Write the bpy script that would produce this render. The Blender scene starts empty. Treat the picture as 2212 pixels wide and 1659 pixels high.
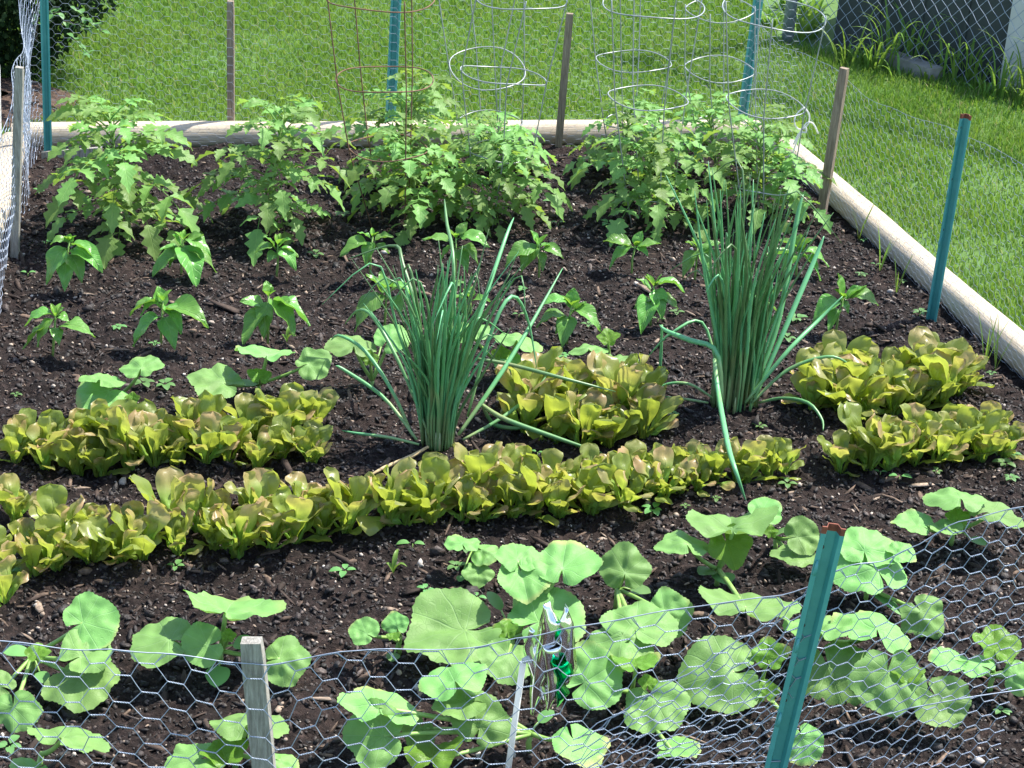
import bpy, math, random
import numpy as np
from mathutils import Vector, Matrix, noise as mnoise

random.seed(7)
RNG = np.random.default_rng(11)
scene = bpy.context.scene
COL = scene.collection

# ------------------------------------------------------------------ camera
IW, IH = 2212.0, 1659.0
FPX = 4056.0
PITCH = math.radians(26); ROLL = math.radians(3.0); CAMH = 2.0
CR = (Matrix.Rotation(math.pi / 2 - PITCH, 3, 'X') @ Matrix.Rotation(ROLL, 3, 'Z'))
CO = Vector((0, 0, CAMH))
cam_d = bpy.data.cameras.new('camera'); cam = bpy.data.objects.new('camera', cam_d); COL.objects.link(cam)
cam.matrix_world = Matrix.Translation(CO) @ CR.to_4x4()
cam_d.sensor_width = 36; cam_d.lens = FPX / IW * 36; cam_d.clip_start = .05; cam_d.clip_end = 300
scene.camera = cam

def ray(x, y):
    return CR @ Vector(((x - IW / 2) / FPX, -(y - IH / 2) / FPX, -1))
def P(x, y, z=0.):                       # measured photo point -> place on the plane z
    d = ray(x, y); return CO + d * ((z - CAMH) / d.z)
def PY(x, y, Y):                         # measured photo point -> place on the upright plane at Y
    d = ray(x, y); return CO + d * (Y / d.y)
def SC(w):                               # photo pixels per metre at w
    return FPX / -((CR.transposed() @ (w - CO)).z)

# ------------------------------------------------------------------ mesh helpers
class MB:
    def __init__(s): s.v = []; s.f = []; s.c = []
    def add(s, vs, fs, cs=None):
        n = len(s.v); s.v.extend([tuple(a) for a in vs]); s.f.extend([tuple(i + n for i in f) for f in fs])
        s.c.extend(cs if cs is not None else [(0., 0., 0.)] * len(vs))
    def tube(s, pts, r, sides=6, cap=True):
        pts = [Vector(p) for p in pts]; n = len(pts)
        rr = r if isinstance(r, (list, tuple)) else [r] * n
        t0 = (pts[1] - pts[0]).normalized()
        a = Vector((0, 0, 1)) if abs(t0.z) < .9 else Vector((1, 0, 0))
        nrm = (a - t0 * a.dot(t0)).normalized()
        vs = []; fs = []; cs = []; L = 0
        for i, p in enumerate(pts):
            t = (pts[min(i + 1, n - 1)] - pts[max(i - 1, 0)])
            t = t.normalized() if t.length > 1e-9 else t0
            nrm = nrm - t * nrm.dot(t)
            nrm = nrm.normalized() if nrm.length > 1e-6 else t.orthogonal().normalized()
            b = t.cross(nrm)
            if i: L += (p - pts[i - 1]).length
            for k in range(sides):
                q = 2 * math.pi * k / sides
                vs.append(p + (nrm * math.cos(q) + b * math.sin(q)) * rr[i]); cs.append((k / sides, L, i / (n - 1)))
        for i in range(n - 1):
            for k in range(sides):
                k2 = (k + 1) % sides
                fs.append((i * sides + k, i * sides + k2, (i + 1) * sides + k2, (i + 1) * sides + k))
        if cap:
            fs.append(tuple(range(sides))[::-1]); fs.append(tuple((n - 1) * sides + k for k in range(sides)))
        s.add(vs, fs, cs)
    def box(s, c, ax, ay, az, bev=0):     # centre and three half-axis vectors
        c = Vector(c); ax = Vector(ax); ay = Vector(ay); az = Vector(az)
        vs = [c + ax * i + ay * j + az * k for k in (-1, 1) for j in (-1, 1) for i in (-1, 1)]
        fs = [(0, 2, 3, 1), (4, 5, 7, 6), (0, 1, 5, 4), (2, 6, 7, 3), (0, 4, 6, 2), (1, 3, 7, 5)]
        s.add(vs, fs, [(i, j, (k + 1) / 2) for k in (-1, 1) for j in (-1, 1) for i in (-1, 1)])
    def grid(s, rows, cs):                # rows of points -> sheet
        n = len(rows); m = len(rows[0]); vs = [p for r in rows for p in r]
        fs = [(i * m + j, i * m + j + 1, (i + 1) * m + j + 1, (i + 1) * m + j) for i in range(n - 1) for j in range(m - 1)]
        s.add(vs, fs, cs)
    def build(s, name, mat, parent=None, smooth=True, org=None):
        me = bpy.data.meshes.new(name)
        v = s.v
        if org is not None: v = [(a[0] - org[0], a[1] - org[1], a[2] - org[2]) for a in v]
        me.from_pydata(v, [], s.f)
        at = me.attributes.new('lc', 'FLOAT_VECTOR', 'POINT'); at.data.foreach_set('vector', np.array(s.c, dtype=np.float32).ravel())
        me.materials.append(mat)
        if smooth: me.polygons.foreach_set('use_smooth', [True] * len(me.polygons))
        o = bpy.data.objects.new(name, me); COL.objects.link(o)
        if parent is not None: o.parent = parent
        elif org is not None: o.location = org
        return o

def npmesh(name, V, F, mat, C=None, smooth=False):
    """V (n,3) array, F list of index arrays with equal arity each"""
    me = bpy.data.meshes.new(name)
    lt = []; li = []
    for f in F: li.append(f.ravel()); lt.append(np.full(len(f), f.shape[1]))
    li = np.concatenate(li).astype(np.int32); lt = np.concatenate(lt).astype(np.int32)
    me.vertices.add(len(V)); me.vertices.foreach_set('co', V.astype(np.float32).ravel())
    me.loops.add(len(li)); me.loops.foreach_set('vertex_index', li)
    me.polygons.add(len(lt)); st = np.concatenate([[0], np.cumsum(lt)[:-1]]).astype(np.int32)
    me.polygons.foreach_set('loop_start', st); me.polygons.foreach_set('loop_total', lt)
    if smooth: me.polygons.foreach_set('use_smooth', np.ones(len(lt), dtype=bool))
    me.update(calc_edges=True); me.validate()
    if C is not None:
        at = me.attributes.new('lc', 'FLOAT_VECTOR', 'POINT'); at.data.foreach_set('vector', C.astype(np.float32).ravel())
    me.materials.append(mat)
    o = bpy.data.objects.new(name, me); COL.objects.link(o); return o

def tag(o, label=None, cat=None, group=None, kind=None):
    if label: o['label'] = label
    if cat: o['category'] = cat
    if group: o['group'] = group
    if kind: o['kind'] = kind
    return o
def thing(name, label, cat, loc, group=None):
    o = bpy.data.objects.new(name, None); COL.objects.link(o); o.location = loc; o.empty_display_size = .05
    return tag(o, label, cat, group)

def bez(a, b, c, t): return a * (1 - t) ** 2 + b * (2 * t * (1 - t)) + c * t * t
def bezd(a, b, c, t): return (b - a) * (2 * (1 - t)) + (c - b) * (2 * t)

def blade(mb, A, Cc, T, W, prof, t0=.0, ns=9, nt=5, fold=.25, wave=.0, rollv=0., rnd=random, cup=0., pucker=0.):
    """leaf blade on a bent midrib A-Cc-T; prof(s) gives the half width, fold lifts the edges"""
    ch = T - A
    side = ch.cross(Vector((0, 0, 1)))
    if side.length < .25 * ch.length: side = side + Vector((1, .2, 0)) * .25 * ch.length
    side.normalize()
    ph = rnd.uniform(0, 6.3); ph2 = rnd.uniform(0, 6.3)
    rows = []; cs = []
    for i in range(ns + 1):
        s = i / ns; t = t0 + (1 - t0) * s
        p = bez(A, Cc, T, t); d = bezd(A, Cc, T, t).normalized()
        n = side.cross(d).normalized()
        sd = (side * math.cos(rollv) + n * math.sin(rollv)).normalized(); n = sd.cross(d).normalized()
        w = max(prof(s), .002) * W
        row = []
        for j in range(nt):
            x = -1 + 2 * j / (nt - 1)
            wz = pucker * W * mnoise.noise(Vector((s * 5 + ph, x * 1.6 + ph2, 2))) + wave * W * math.sin(s * 9 + ph + (1.7 if x > 0 else 0)) * abs(x) + wave * .5 * W * math.sin(s * 17 + ph2) * x
            row.append(p + sd * (x * w * math.cos(fold * abs(x))) + n * (abs(x) ** 1.5 * w * math.sin(fold) + wz + cup * w * x * x))
            cs.append((x * prof(s), s, x))
        rows.append(row)
    mb.grid(rows, cs)

# ------------------------------------------------------------------ materials
def newmat(name):
    m = bpy.data.materials.new(name); m.use_nodes = True; nt = m.node_tree; nt.nodes.clear()
    out = nt.nodes.new('ShaderNodeOutputMaterial'); return m, nt, out
class N:                                     # tiny node-graph helper
    def __init__(s, nt): s.nt = nt
    def __call__(s, t, ins=None, **kw):
        n = s.nt.nodes.new(t)
        for k, v in kw.items(): setattr(n, k, v)
        for k, v in (ins or {}).items():
            if isinstance(v, bpy.types.NodeSocket): s.nt.links.new(v, n.inputs[k])
            else: n.inputs[k].default_value = v
        return n
    def math(s, op, a, b=None, c=None):
        d = {0: a}
        if b is not None: d[1] = b
        if c is not None: d[2] = c
        return s('ShaderNodeMath', d, operation=op).outputs[0]
    def mix(s, f, a, b, bt='MIX'):
        n = s('ShaderNodeMix', data_type='RGBA', blend_type=bt)
        for k, v in ((0, f), (6, a), (7, b)):
            if isinstance(v, bpy.types.NodeSocket): s.nt.links.new(v, n.inputs[k])
            else: n.inputs[k].default_value = v if not (isinstance(v, tuple) and len(v) == 3) else v + (1,)
        return n.outputs[2]
    def noise(s, sc, vec=None, det=3, rough=.55):
        d = {'Scale': sc, 'Detail': det, 'Roughness': rough}
        if vec is not None: d['Vector'] = vec
        return s('ShaderNodeTexNoise', d).outputs[0]
    def ramp(s, f, stops):
        n = s('ShaderNodeValToRGB', {0: f}); r = n.color_ramp
        while len(r.elements) < len(stops): r.elements.new(.5)
        for e, (p, c) in zip(r.elements, stops): e.position = p; e.color = tuple(c) + (1,) if len(c) == 3 else c
        return n.outputs[0]
    def smooth(s, v, a, b, lo=0., hi=1.):
        return s('ShaderNodeMapRange', {0: v, 1: a, 2: b, 3: lo, 4: hi}, interpolation_type='SMOOTHSTEP').outputs[0]
c4 = lambda c: tuple(c) + (1,)

def leaf_mat(name, base, vein, tip=None, trans=None, tf=.35, rough=.45, pattern='pinnate', tipstart=.35, tipend=1.0, tipfull=.45, var=.25, spec=.35, bump=.3, spots=None):
    m, nt, out = newmat(name); n = N(nt)
    at = n('ShaderNodeAttribute', attribute_name='lc'); sp = n('ShaderNodeSeparateXYZ', {0: at.outputs['Vector']})
    x, y, z = sp.outputs
    ax = n.math('ABSOLUTE', x)
    geo = n('ShaderNodeNewGeometry'); oi = n('ShaderNodeObjectInfo')
    tc = n('ShaderNodeTexCoord')
    nz = n.noise(38, tc.outputs['Object'], 4); nz2 = n.noise(9, tc.outputs['Object'], 2)
    if pattern == 'radial':
        th = n.math('ARCTAN2', x, y); r = n.math('SQRT', n.math('ADD', n.math('MULTIPLY', x, x), n.math('MULTIPLY', y, y)))
        d = n.math('MULTIPLY', n.math('ABSOLUTE', n.math('SINE', n.math('MULTIPLY', th, 4.5))), r)
        vm = n.smooth(d, .03, .10, 1, 0)
        # finer net between the main veins
        vo = n('ShaderNodeTexVoronoi', {'Vector': at.outputs['Vector'], 'Scale': 9.}, feature='DISTANCE_TO_EDGE')
        fine = n.smooth(vo.outputs['Distance'], .0, .06, .35, 0)
        vm = n.math('MAXIMUM', vm, fine)
        yy = r
    elif pattern == 'pinnate':
        mid = n.smooth(ax, .02, .07, 1, 0)
        sv = n.math('FRACT', n.math('MULTIPLY', n.math('SUBTRACT', y, n.math('MULTIPLY', ax, .35)), 7.))
        sv = n.smooth(n.math('ABSOLUTE', n.math('SUBTRACT', sv, .5)), .0, .12, .55, 0)
        vm = n.math('MAXIMUM', mid, sv); yy = y
    elif pattern == 'midrib':
        vm = n.smooth(ax, .02, .08, 1, 0); vm = n.math('MULTIPLY', vm, n.smooth(y, .2, .9, 1, 0)); yy = y
    else:
        vm = n.math('MULTIPLY', 0., y); yy = y
    col = n.mix(n.math('MULTIPLY', vm, .5), c4(base), c4(vein))
    if tip:
        tfac = n.smooth(n.math('ADD', y, n.math('MULTIPLY', n.math('SUBTRACT', nz2, .5), .5)), tipstart, tipend)
        tfac = n.math('MULTIPLY', tfac, n.smooth(oi.outputs['Random'], 0., 1., tipfull, 1.))
        col = n.mix(tfac, col, c4(tip))
    if spots: col = n.mix(n.smooth(nz, .62, .72), col, c4(spots))
    if pattern == 'radial':                  # some leaves yellow and brown a little at the rim
        rim = n.math('MULTIPLY', n.smooth(n.math('ADD', r, n.math('MULTIPLY', n.math('SUBTRACT', nz2, .5), 1.1)), 1.12, 1.38), n.smooth(oi.outputs['Random'], .35, .9, 0, .75))
        col = n.mix(rim, col, (.36, .34, .12))
        col = n.mix(n.smooth(nz2, .5, .75, 0, .35), col, (.25, .42, .10))
    hv = n('ShaderNodeHueSaturation', {'Hue': n.smooth(oi.outputs['Random'], 0, 1, .5 - .035 * var, .5 + .03 * var),
                                     'Value': n.math('ADD', n.math('MULTIPLY', nz, .5), n.smooth(oi.outputs['Random'], 0, 1, .75 - var * .5, .75 + var * .5)), 'Color': col})
    col = hv.outputs[0]
    bmp = n('ShaderNodeBump', {'Height': n.math('SUBTRACT', n.math('MULTIPLY', nz, .6), vm), 'Strength': bump, 'Distance': .003})
    pb = n('ShaderNodeBsdfPrincipled', {'Base Color': col, 'Roughness': rough, 'Specular IOR Level': spec, 'Normal': bmp.outputs[0]})
    tcol = n.mix(.55, col, c4(trans or vein))
    tr = n('ShaderNodeBsdfTranslucent', {'Color': tcol, 'Normal': bmp.outputs[0]})
    mx = n('ShaderNodeMixShader', {0: tf, 1: pb.outputs[0], 2: tr.outputs[0]})
    nt.links.new(mx.outputs[0], out.inputs[0]); return m

def simple_mat(name, c1, c2, sc=20, rough=.7, metal=0., spec=.5, bump=.2, stretch=None, c3=None, dist=.004):
    m, nt, out = newmat(name); n = N(nt)
    tc = n('ShaderNodeTexCoord'); v = tc.outputs['Object']
    if stretch: v = n('ShaderNodeMapping', {'Vector': v, 'Scale': stretch}).outputs[0]
    nz = n.noise(sc, v, 6, .65)
    st = [(.3, c1), (.68, c2)]
    if c3: st.append((.8, c3))
    col = n.ramp(nz, st)
    bm = n('ShaderNodeBump', {'Height': n.noise(sc * 3, v, 5), 'Strength': bump, 'Distance': dist})
    pb = n('ShaderNodeBsdfPrincipled', {'Base Color': col, 'Roughness': rough, 'Metallic': metal, 'Specular IOR Level': spec, 'Normal': bm.outputs[0]})
    nt.links.new(pb.outputs[0], out.inputs[0]); return m

M = {}
M['squash'] = leaf_mat('squash_leaf', (.18, .37, .095), (.25, .44, .17), trans=(.30, .50, .07), tf=.28, rough=.56, pattern='radial', var=.45, bump=.35, spec=.35)
M['squash_young'] = leaf_mat('squash_young_leaf', (.15, .32, .035), (.26, .42, .07), trans=(.34, .52, .03), tf=.42, rough=.45, pattern='radial', var=.2, bump=.6)
M['cotyledon'] = leaf_mat('cotyledon', (.13, .28, .08), (.2, .36, .12), trans=(.25, .42, .06), tf=.25, rough=.45, pattern='none', var=.4)
M['stalk'] = simple_mat('stalk', (.17, .32, .06), (.28, .42, .12), 30, .5, bump=.1)
M['pepper'] = leaf_mat('pepper_leaf', (.14, .34, .06), (.25, .45, .12), trans=(.28, .52, .04), tf=.34, rough=.33, pattern='pinnate', var=.4, bump=.5, spec=.5)
M['pepper_young'] = leaf_mat('pepper_young_leaf', (.19, .40, .05), (.3, .5, .12), trans=(.36, .58, .04), tf=.4, rough=.35, pattern='pinnate', var=.3, bump=.4, spec=.5)
M['tomato'] = leaf_mat('tomato_leaf', (.18, .345, .085), (.27, .44, .12), trans=(.42, .58, .05), tf=.42, rough=.5, pattern='pinnate', var=.55, bump=.4)
M['tomato_stem'] = simple_mat('tomato_stem', (.18, .30, .07), (.27, .40, .12), 30, .6, bump=.1)
M['lettuce'] = leaf_mat('lettuce_leaf', (.255, .425, .075), (.42, .55, .20), tip=(.36, .205, .125), trans=(.56, .64, .05), tf=.48, rough=.36, pattern='midrib', tipstart=.30, tipend=.95, tipfull=.12, var=.6, bump=.9, spec=.5)
M['onion'] = leaf_mat('onion_leaf', (.24, .34, .13), (.1, .3, .12), tip=(.105, .30, .105), trans=(.1, .3, .1), tf=.08, rough=.36, pattern='none', tipstart=.0, tipend=.11, tipfull=.85, var=.9, bump=.15, spec=.5)
M['onion_base'] = simple_mat('onion_shank', (.2, .32, .1), (.42, .46, .25), 40, .5, bump=.1)
M['straw'] = simple_mat('dry_straw', (.35, .25, .12), (.55, .43, .24), 60, .7, bump=.3)
M['weed'] = leaf_mat('weed_leaf', (.12, .27, .08), (.2, .36, .12), trans=(.25, .45, .06), tf=.3, rough=.5, pattern='none', var=.5)
M['weedgrass'] = leaf_mat('weed_grass', (.17, .31, .055), (.2, .34, .08), trans=(.3, .45, .05), tf=.38, rough=.45, pattern='none', var=.4)
M['wire'] = simple_mat('galvanised_wire', (.23, .27, .34), (.38, .43, .53), 60, .42, metal=.35, bump=.05)
M['cagewire'] = simple_mat('cage_wire', (.24, .26, .26), (.42, .44, .44), 30, .4, metal=.4, bump=.05)
M['cagerust'] = simple_mat('rusty_cage_wire', (.10, .05, .03), (.22, .12, .075), 30, .8, metal=.1, bump=.1)
M['rust'] = simple_mat('rust', (.13, .035, .02), (.26, .08, .045), 90, .85, bump=.3)
M['post'] = simple_mat('green_post_paint', (.055, .27, .265), (.085, .34, .33), 22, .4, spec=.5, bump=.08, c3=(.16, .40, .37))
M['stake'] = simple_mat('weathered_stake', (.15, .105, .07), (.36, .28, .20), 30, .85, bump=.7, stretch=(6, 6, .5))
M['stakegrey'] = simple_mat('grey_stake', (.16, .145, .12), (.42, .40, .35), 34, .85, bump=.8, stretch=(6, 6, .7))
M['white'] = simple_mat('white_plastic', (.75, .75, .73), (.82, .82, .8), 20, .4, bump=.05)
M['concrete'] = simple_mat('concrete', (.17, .16, .145), (.31, .30, .27), 14, .9, bump=.5)
M['shed'] = simple_mat('dark_shed_wall', (.030, .038, .040), (.045, .055, .056), 5, .6, bump=.1)
M['trim'] = simple_mat('pale_trim', (.5, .49, .47), (.6, .59, .57), 8, .6, bump=.1)
M['tan'] = simple_mat('tan_plinth', (.42, .30, .2), (.5, .38, .27), 10, .8, bump=.2)
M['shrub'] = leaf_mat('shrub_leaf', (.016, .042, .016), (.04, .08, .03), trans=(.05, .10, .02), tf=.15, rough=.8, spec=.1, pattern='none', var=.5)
M['bark'] = simple_mat('bark', (.03, .022, .016), (.08, .06, .045), 25, .9, bump=.8)
M['mulch'] = simple_mat('mulch_bed', (.03, .018, .012), (.12, .07, .045), 30, .95, bump=1., dist=.02)

_m = M['white']; _n = N(_m.node_tree); _pb = [x for x in _m.node_tree.nodes if x.type == 'BSDF_PRINCIPLED'][0]; _o = [x for x in _m.node_tree.nodes if x.type == 'OUTPUT_MATERIAL'][0]
_t = _n('ShaderNodeBsdfTranslucent', {'Color': (.85, .85, .83, 1)}); _x = _n('ShaderNodeMixShader', {0: .45, 1: _pb.outputs[0], 2: _t.outputs[0]}); _m.node_tree.links.new(_x.outputs[0], _o.inputs[0])
def foil_mat(name, c, rough):
    m, nt, out = newmat(name); n = N(nt)
    tc = n('ShaderNodeTexCoord')
    bm = n('ShaderNodeBump', {'Height': n.noise(14, tc.outputs['Object'], 2), 'Strength': .5, 'Distance': .006})
    pb = n('ShaderNodeBsdfPrincipled', {'Base Color': c4(c), 'Metallic': 1., 'Roughness': rough, 'Normal': bm.outputs[0]})
    nt.links.new(pb.outputs[0], out.inputs[0]); return m
M['foil'] = foil_mat('silver_foil', (.86, .86, .86), .1)
M['foilgreen'] = foil_mat('green_foil', (.0, .5, .16), .14)

def soil_mat():
    m, nt, out = newmat('soil'); n = N(nt)
    tc = n('ShaderNodeTexCoord'); v = tc.outputs['Object']
    a = n.noise(55, v, 8, .7); b = n.noise(7, v, 4)
    col = n.ramp(a, [(.36, (.007, .0045, .0038)), (.52, (.022, .0145, .0125)), (.64, (.062, .042, .036)), (.76, (.17, .12, .10))])
    col = n.mix(n.math('MULTIPLY', n.smooth(b, .4, .7), .4), col, (.014, .010, .009))
    col = n.mix(n.smooth(n.noise(2.4, v, 3), .48, .66, 0, .28), col, (.07, .046, .039))
    vo = n('ShaderNodeTexVoronoi', {'Vector': v, 'Scale': 170.})
    speck = n.smooth(vo.outputs['Distance'], .10, .16, 1, 0)
    sel = n('ShaderNodeSeparateColor', {0: vo.outputs['Color']})
    speck = n.math('MULTIPLY', speck, n.math('GREATER_THAN', sel.outputs[0], .93))
    col = n.mix(speck, col, (.34, .27, .22))
    h = n.math('ADD', n.noise(130, v, 6, .7), n.math('MULTIPLY', n.noise(40, v, 5), 1.5))
    bm = n('ShaderNodeBump', {'Height': h, 'Strength': 1., 'Distance': .012})
    pb = n('ShaderNodeBsdfPrincipled', {'Base Color': col, 'Roughness': .85, 'Specular IOR Level': .22, 'Normal': bm.outputs[0]})
    nt.links.new(pb.outputs[0], out.inputs[0]); return m
M['soil'] = soil_mat()

def attr_var_mat(name, stops, rough=.8, spec=.3, bump=.4, sc=60):
    """colour chosen per scattered piece by lc.x"""
    m, nt, out = newmat(name); n = N(nt)
    at = n('ShaderNodeAttribute', attribute_name='lc'); sp = n('ShaderNodeSeparateXYZ', {0: at.outputs['Vector']})
    col = n.ramp(sp.outputs[0], stops)
    tc = n('ShaderNodeTexCoord'); nz = n.noise(sc, tc.outputs['Object'], 4)
    col = n.mix(n.smooth(nz, .35, .7, .5, 0), col, (.01, .008, .006))
    bm = n('ShaderNodeBump', {'Height': nz, 'Strength': bump, 'Distance': .004})
    pb = n('ShaderNodeBsdfPrincipled', {'Base Color': col, 'Roughness': rough, 'Specular IOR Level': spec, 'Normal': bm.outputs[0]})
    nt.links.new(pb.outputs[0], out.inputs[0]); return m
M['clod'] = attr_var_mat('soil_clod', [(0, (.007, .0046, .004)), (.6, (.023, .0155, .0135)), (.9, (.06, .043, .038)), (1, (.13, .095, .08))], .62, .5, .8, 160)
M['chip'] = attr_var_mat('bark_chip', [(0, (.03, .019, .015)), (.6, (.075, .05, .038)), (.9, (.22, .15, .105)), (1, (.42, .32, .24))], .8, .3, .5, 120)
M['pebble'] = attr_var_mat('pebble', [(0, (.3, .22, .16)), (.6, (.48, .39, .31)), (1, (.66, .60, .54))], .7, .3, .2, 90)

def blade_mat():
    m, nt, out = newmat('grass_blade'); n = N(nt)
    at = n('ShaderNodeAttribute', attribute_name='lc'); sp = n('ShaderNodeSeparateXYZ', {0: at.outputs['Vector']})
    tc = n('ShaderNodeTexCoord'); big = n.noise(1.6, tc.outputs['Object'], 3)
    col = n.ramp(sp.outputs[0], [(0, (.07, .18, .022)), (.55, (.125, .26, .036)), (.86, (.19, .30, .06)), (1, (.38, .34, .16))])
    col = n.mix(n.smooth(big, .4, .65, 0, .45), col, (.17, .26, .05))
    pb = n('ShaderNodeBsdfPrincipled', {'Base Color': col, 'Roughness': .6, 'Specular IOR Level': .15})
    tr = n('ShaderNodeBsdfTranslucent', {'Color': n.mix(.5, col, (.30, .46, .03))})
    mx = n('ShaderNodeMixShader', {0: .38, 1: pb.outputs[0], 2: tr.outputs[0]})
    nt.links.new(mx.outputs[0], out.inputs[0]); return m
M['blade'] = blade_mat()
M['lawn'] = simple_mat('lawn_ground', (.055, .12, .02), (.09, .17, .035), 30, .95, bump=.6, c3=(.14, .13, .06))

def log_mat():
    m, nt, out = newmat('timber'); n = N(nt)
    at = n('ShaderNodeAttribute', attribute_name='lc')
    v = n('ShaderNodeMapping', {'Vector': at.outputs['Vector'], 'Scale': (9., 1.2, 0)}).outputs[0]
    a = n.noise(6, v, 7, .7)
    tc = n('ShaderNodeTexCoord'); b = n.noise(5, tc.outputs['Object'], 4); sp = n.noise(60, tc.outputs['Object'], 3)
    col = n.ramp(a, [(.25, (.26, .20, .145)), (.42, (.47, .39, .29)), (.62, (.54, .46, .36)), (.8, (.60, .53, .43))])
    crack = n.noise(9, n('ShaderNodeMapping', {'Vector': at.outputs['Vector'], 'Scale': (14., .55, 0)}).outputs[0], 3)
    ck = n.smooth(crack, .64, .70)
    col = n.mix(n.math('MULTIPLY', ck, .8), col, (.09, .065, .045))
    col = n.mix(n.smooth(b, .45, .75, 0, .45), col, (.30, .26, .21))
    col = n.mix(n.smooth(sp, .66, .74, 0, .5), col, (.16, .13, .10))
    h = n.math('SUBTRACT', a, n.math('MULTIPLY', ck, 2.))
    bm = n('ShaderNodeBump', {'Height': h, 'Strength': .7, 'Distance': .006})
    pb = n('ShaderNodeBsdfPrincipled', {'Base Color': col, 'Roughness': .85, 'Specular IOR Level': .2, 'Normal': bm.outputs[0]})
    nt.links.new(pb.outputs[0], out.inputs[0]); return m
M['log'] = log_mat()

# ------------------------------------------------------------------ the setting
BL = Vector((-1.55, 5.60, 0)); BR = Vector((.775, 6.018, 0))
LD = Vector((.165, -1, 0)); RD = Vector((.286, -1, 0))
def bed(a, b):                              # a 0..1 left to right, b metres from the back
    return (BL + LD * b).lerp(BR + RD * b, a)

def fb(x, y, s): return mnoise.noise(Vector((x * s, y * s, s * 1.7)))
def soil_h(x, y):
    return .020 * fb(x, y, 3.1) + .014 * fb(x, y, 10) + .010 * fb(x, y, 27) + .0065 * fb(x, y, 62)
na, nb = 400, 580; BLEN = 3.75
SV = np.zeros((nb * na, 3)); k = 0
for j in range(nb):
    b = BLEN * j / (nb - 1)
    for i in range(na):
        p = bed(-.015 + 1.03 * i / (na - 1), b); SV[k] = (p.x, p.y, soil_h(p.x, p.y) + .004 * fb(p.x, p.y, 140)); k += 1
idx = np.arange(nb * na).reshape(nb, na)
SF = np.stack([idx[:-1, :-1], idx[1:, :-1], idx[1:, 1:], idx[:-1, 1:]], -1).reshape(-1, 4)
tag(npmesh('soil', SV, [SF], M['soil'], smooth=True), kind='structure')

# lawn ground: one wide sheet under everything
mb = MB(); g = 40
rows = [[Vector((-60 + 120 * i / g, -20 + 140 * j / g, -.035)) for i in range(g + 1)] for j in range(g + 1)]
mb.grid(rows, [(0, 0, 0)] * ((g + 1) ** 2))
tag(mb.build('lawn', M['lawn'], smooth=False), kind='structure')

def outside_bed(x, y):
    p0 = BL; e = BR - BL
    # beyond the back log, right of the right log or left of the left log
    backy = BL.y + (x - BL.x) * e.y / e.x
    rx = BR.x + (BR.y - y) * RD.x; lx = BL.x + (BL.y - y) * LD.x
    return (y > backy + .05) | (x > rx + .06) | (x < lx - .06)
SH_A = Vector((1.02, 7.45, -.05)); SH_B = Vector((2.15, 6.62, -.05))     # foot of the chain-link fence

def grass(name, n, x0, x1, y0, y1, lmin, lmax, seed):
    r = np.random.default_rng(seed)
    X = r.uniform(x0, x1, n); Y = r.uniform(y0, y1, n)
    keep = outside_bed(X, Y)
    # thin by distance behind the camera's widest view, and leave the mulch and the shed strip bare
    keep &= np.abs(X) < Y * .29 + .6
    keep &= ~((X - (-1.80)) ** 2 / .05 + (Y - 6.1) ** 2 / .08 < 1)
    tt = (X - SH_A.x) / (SH_B.x - SH_A.x); fy = SH_A.y + tt * (SH_B.y - SH_A.y)
    keep &= ~((X > 1.0) & (Y > fy - .02 + .1 * r.uniform(-1, 1, n)))
    pat = np.array([mnoise.noise(Vector((a * 2.2, b * 2.2, 3))) for a, b in zip(X, Y)])
    keep &= r.uniform(0, 1, n) < .80 + .5 * pat
    X = X[keep]; Y = Y[keep]; pat = pat[keep]; n = len(X)
    L = r.uniform(lmin, lmax, n) * (1 + .35 * pat); az = r.uniform(0, 2 * np.pi, n); lean = r.uniform(.1, .95, n)
    wd = r.uniform(.0012, .0024, n)
    dx, dy = np.cos(az), np.sin(az); sx, sy = -dy, dx
    z0 = np.full(n, -.035)
    def pt(t, side):
        out = L * lean * t * t; up = L * (t - .35 * lean * t * t)
        return np.stack([X + dx * out + sx * wd * side, Y + dy * out + sy * wd * side, z0 + up], -1)
    V = np.stack([pt(0, -1), pt(0, 1), pt(.55, .8), pt(.55, -.8), pt(1, 0)], 1).reshape(-1, 3)
    b = np.arange(n)[:, None] * 5
    F4 = b + np.array([[0, 1, 2, 3]]); F3 = b + np.array([[3, 2, 4]])
    cv = np.clip(r.normal(.45, .22, n), 0, 1); cv[r.uniform(0, 1, n) < .05] = 1.
    C = np.zeros((n, 5, 3)); C[:, :, 0] = cv[:, None]
    o = npmesh(name, V, [F4, F3], M['blade'], C.reshape(-1, 3))
    return tag(o, 'mown bright green lawn grass growing around the vegetable bed', 'grass', kind='stuff')
grass('lawn_grass', 520000, -3.1, 3.1, 3.9, 9.2, .020, .044, 3)

# mulch under the dark shrub
mb = MB()
rows = []; g = 24
for j in range(5):
    rows.append([Vector((-1.80 + (.04 + .06 * j) * 1. * math.cos(q) * (1 + .15 * math.sin(3 * q)), 6.1 + (.05 + .07 * j) * math.sin(q) * (1 + .1 * math.sin(5 * q)), -.02 + .008 * (4 - j) - .018 * (j == 4))) for q in [2 * math.pi * i / g for i in range(g + 1)]])
mb.grid(rows, [(0, 0, 0)] * (5 * (g + 1)))
tag(mb.build('mulch_ground', M['mulch']), kind='structure')

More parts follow.
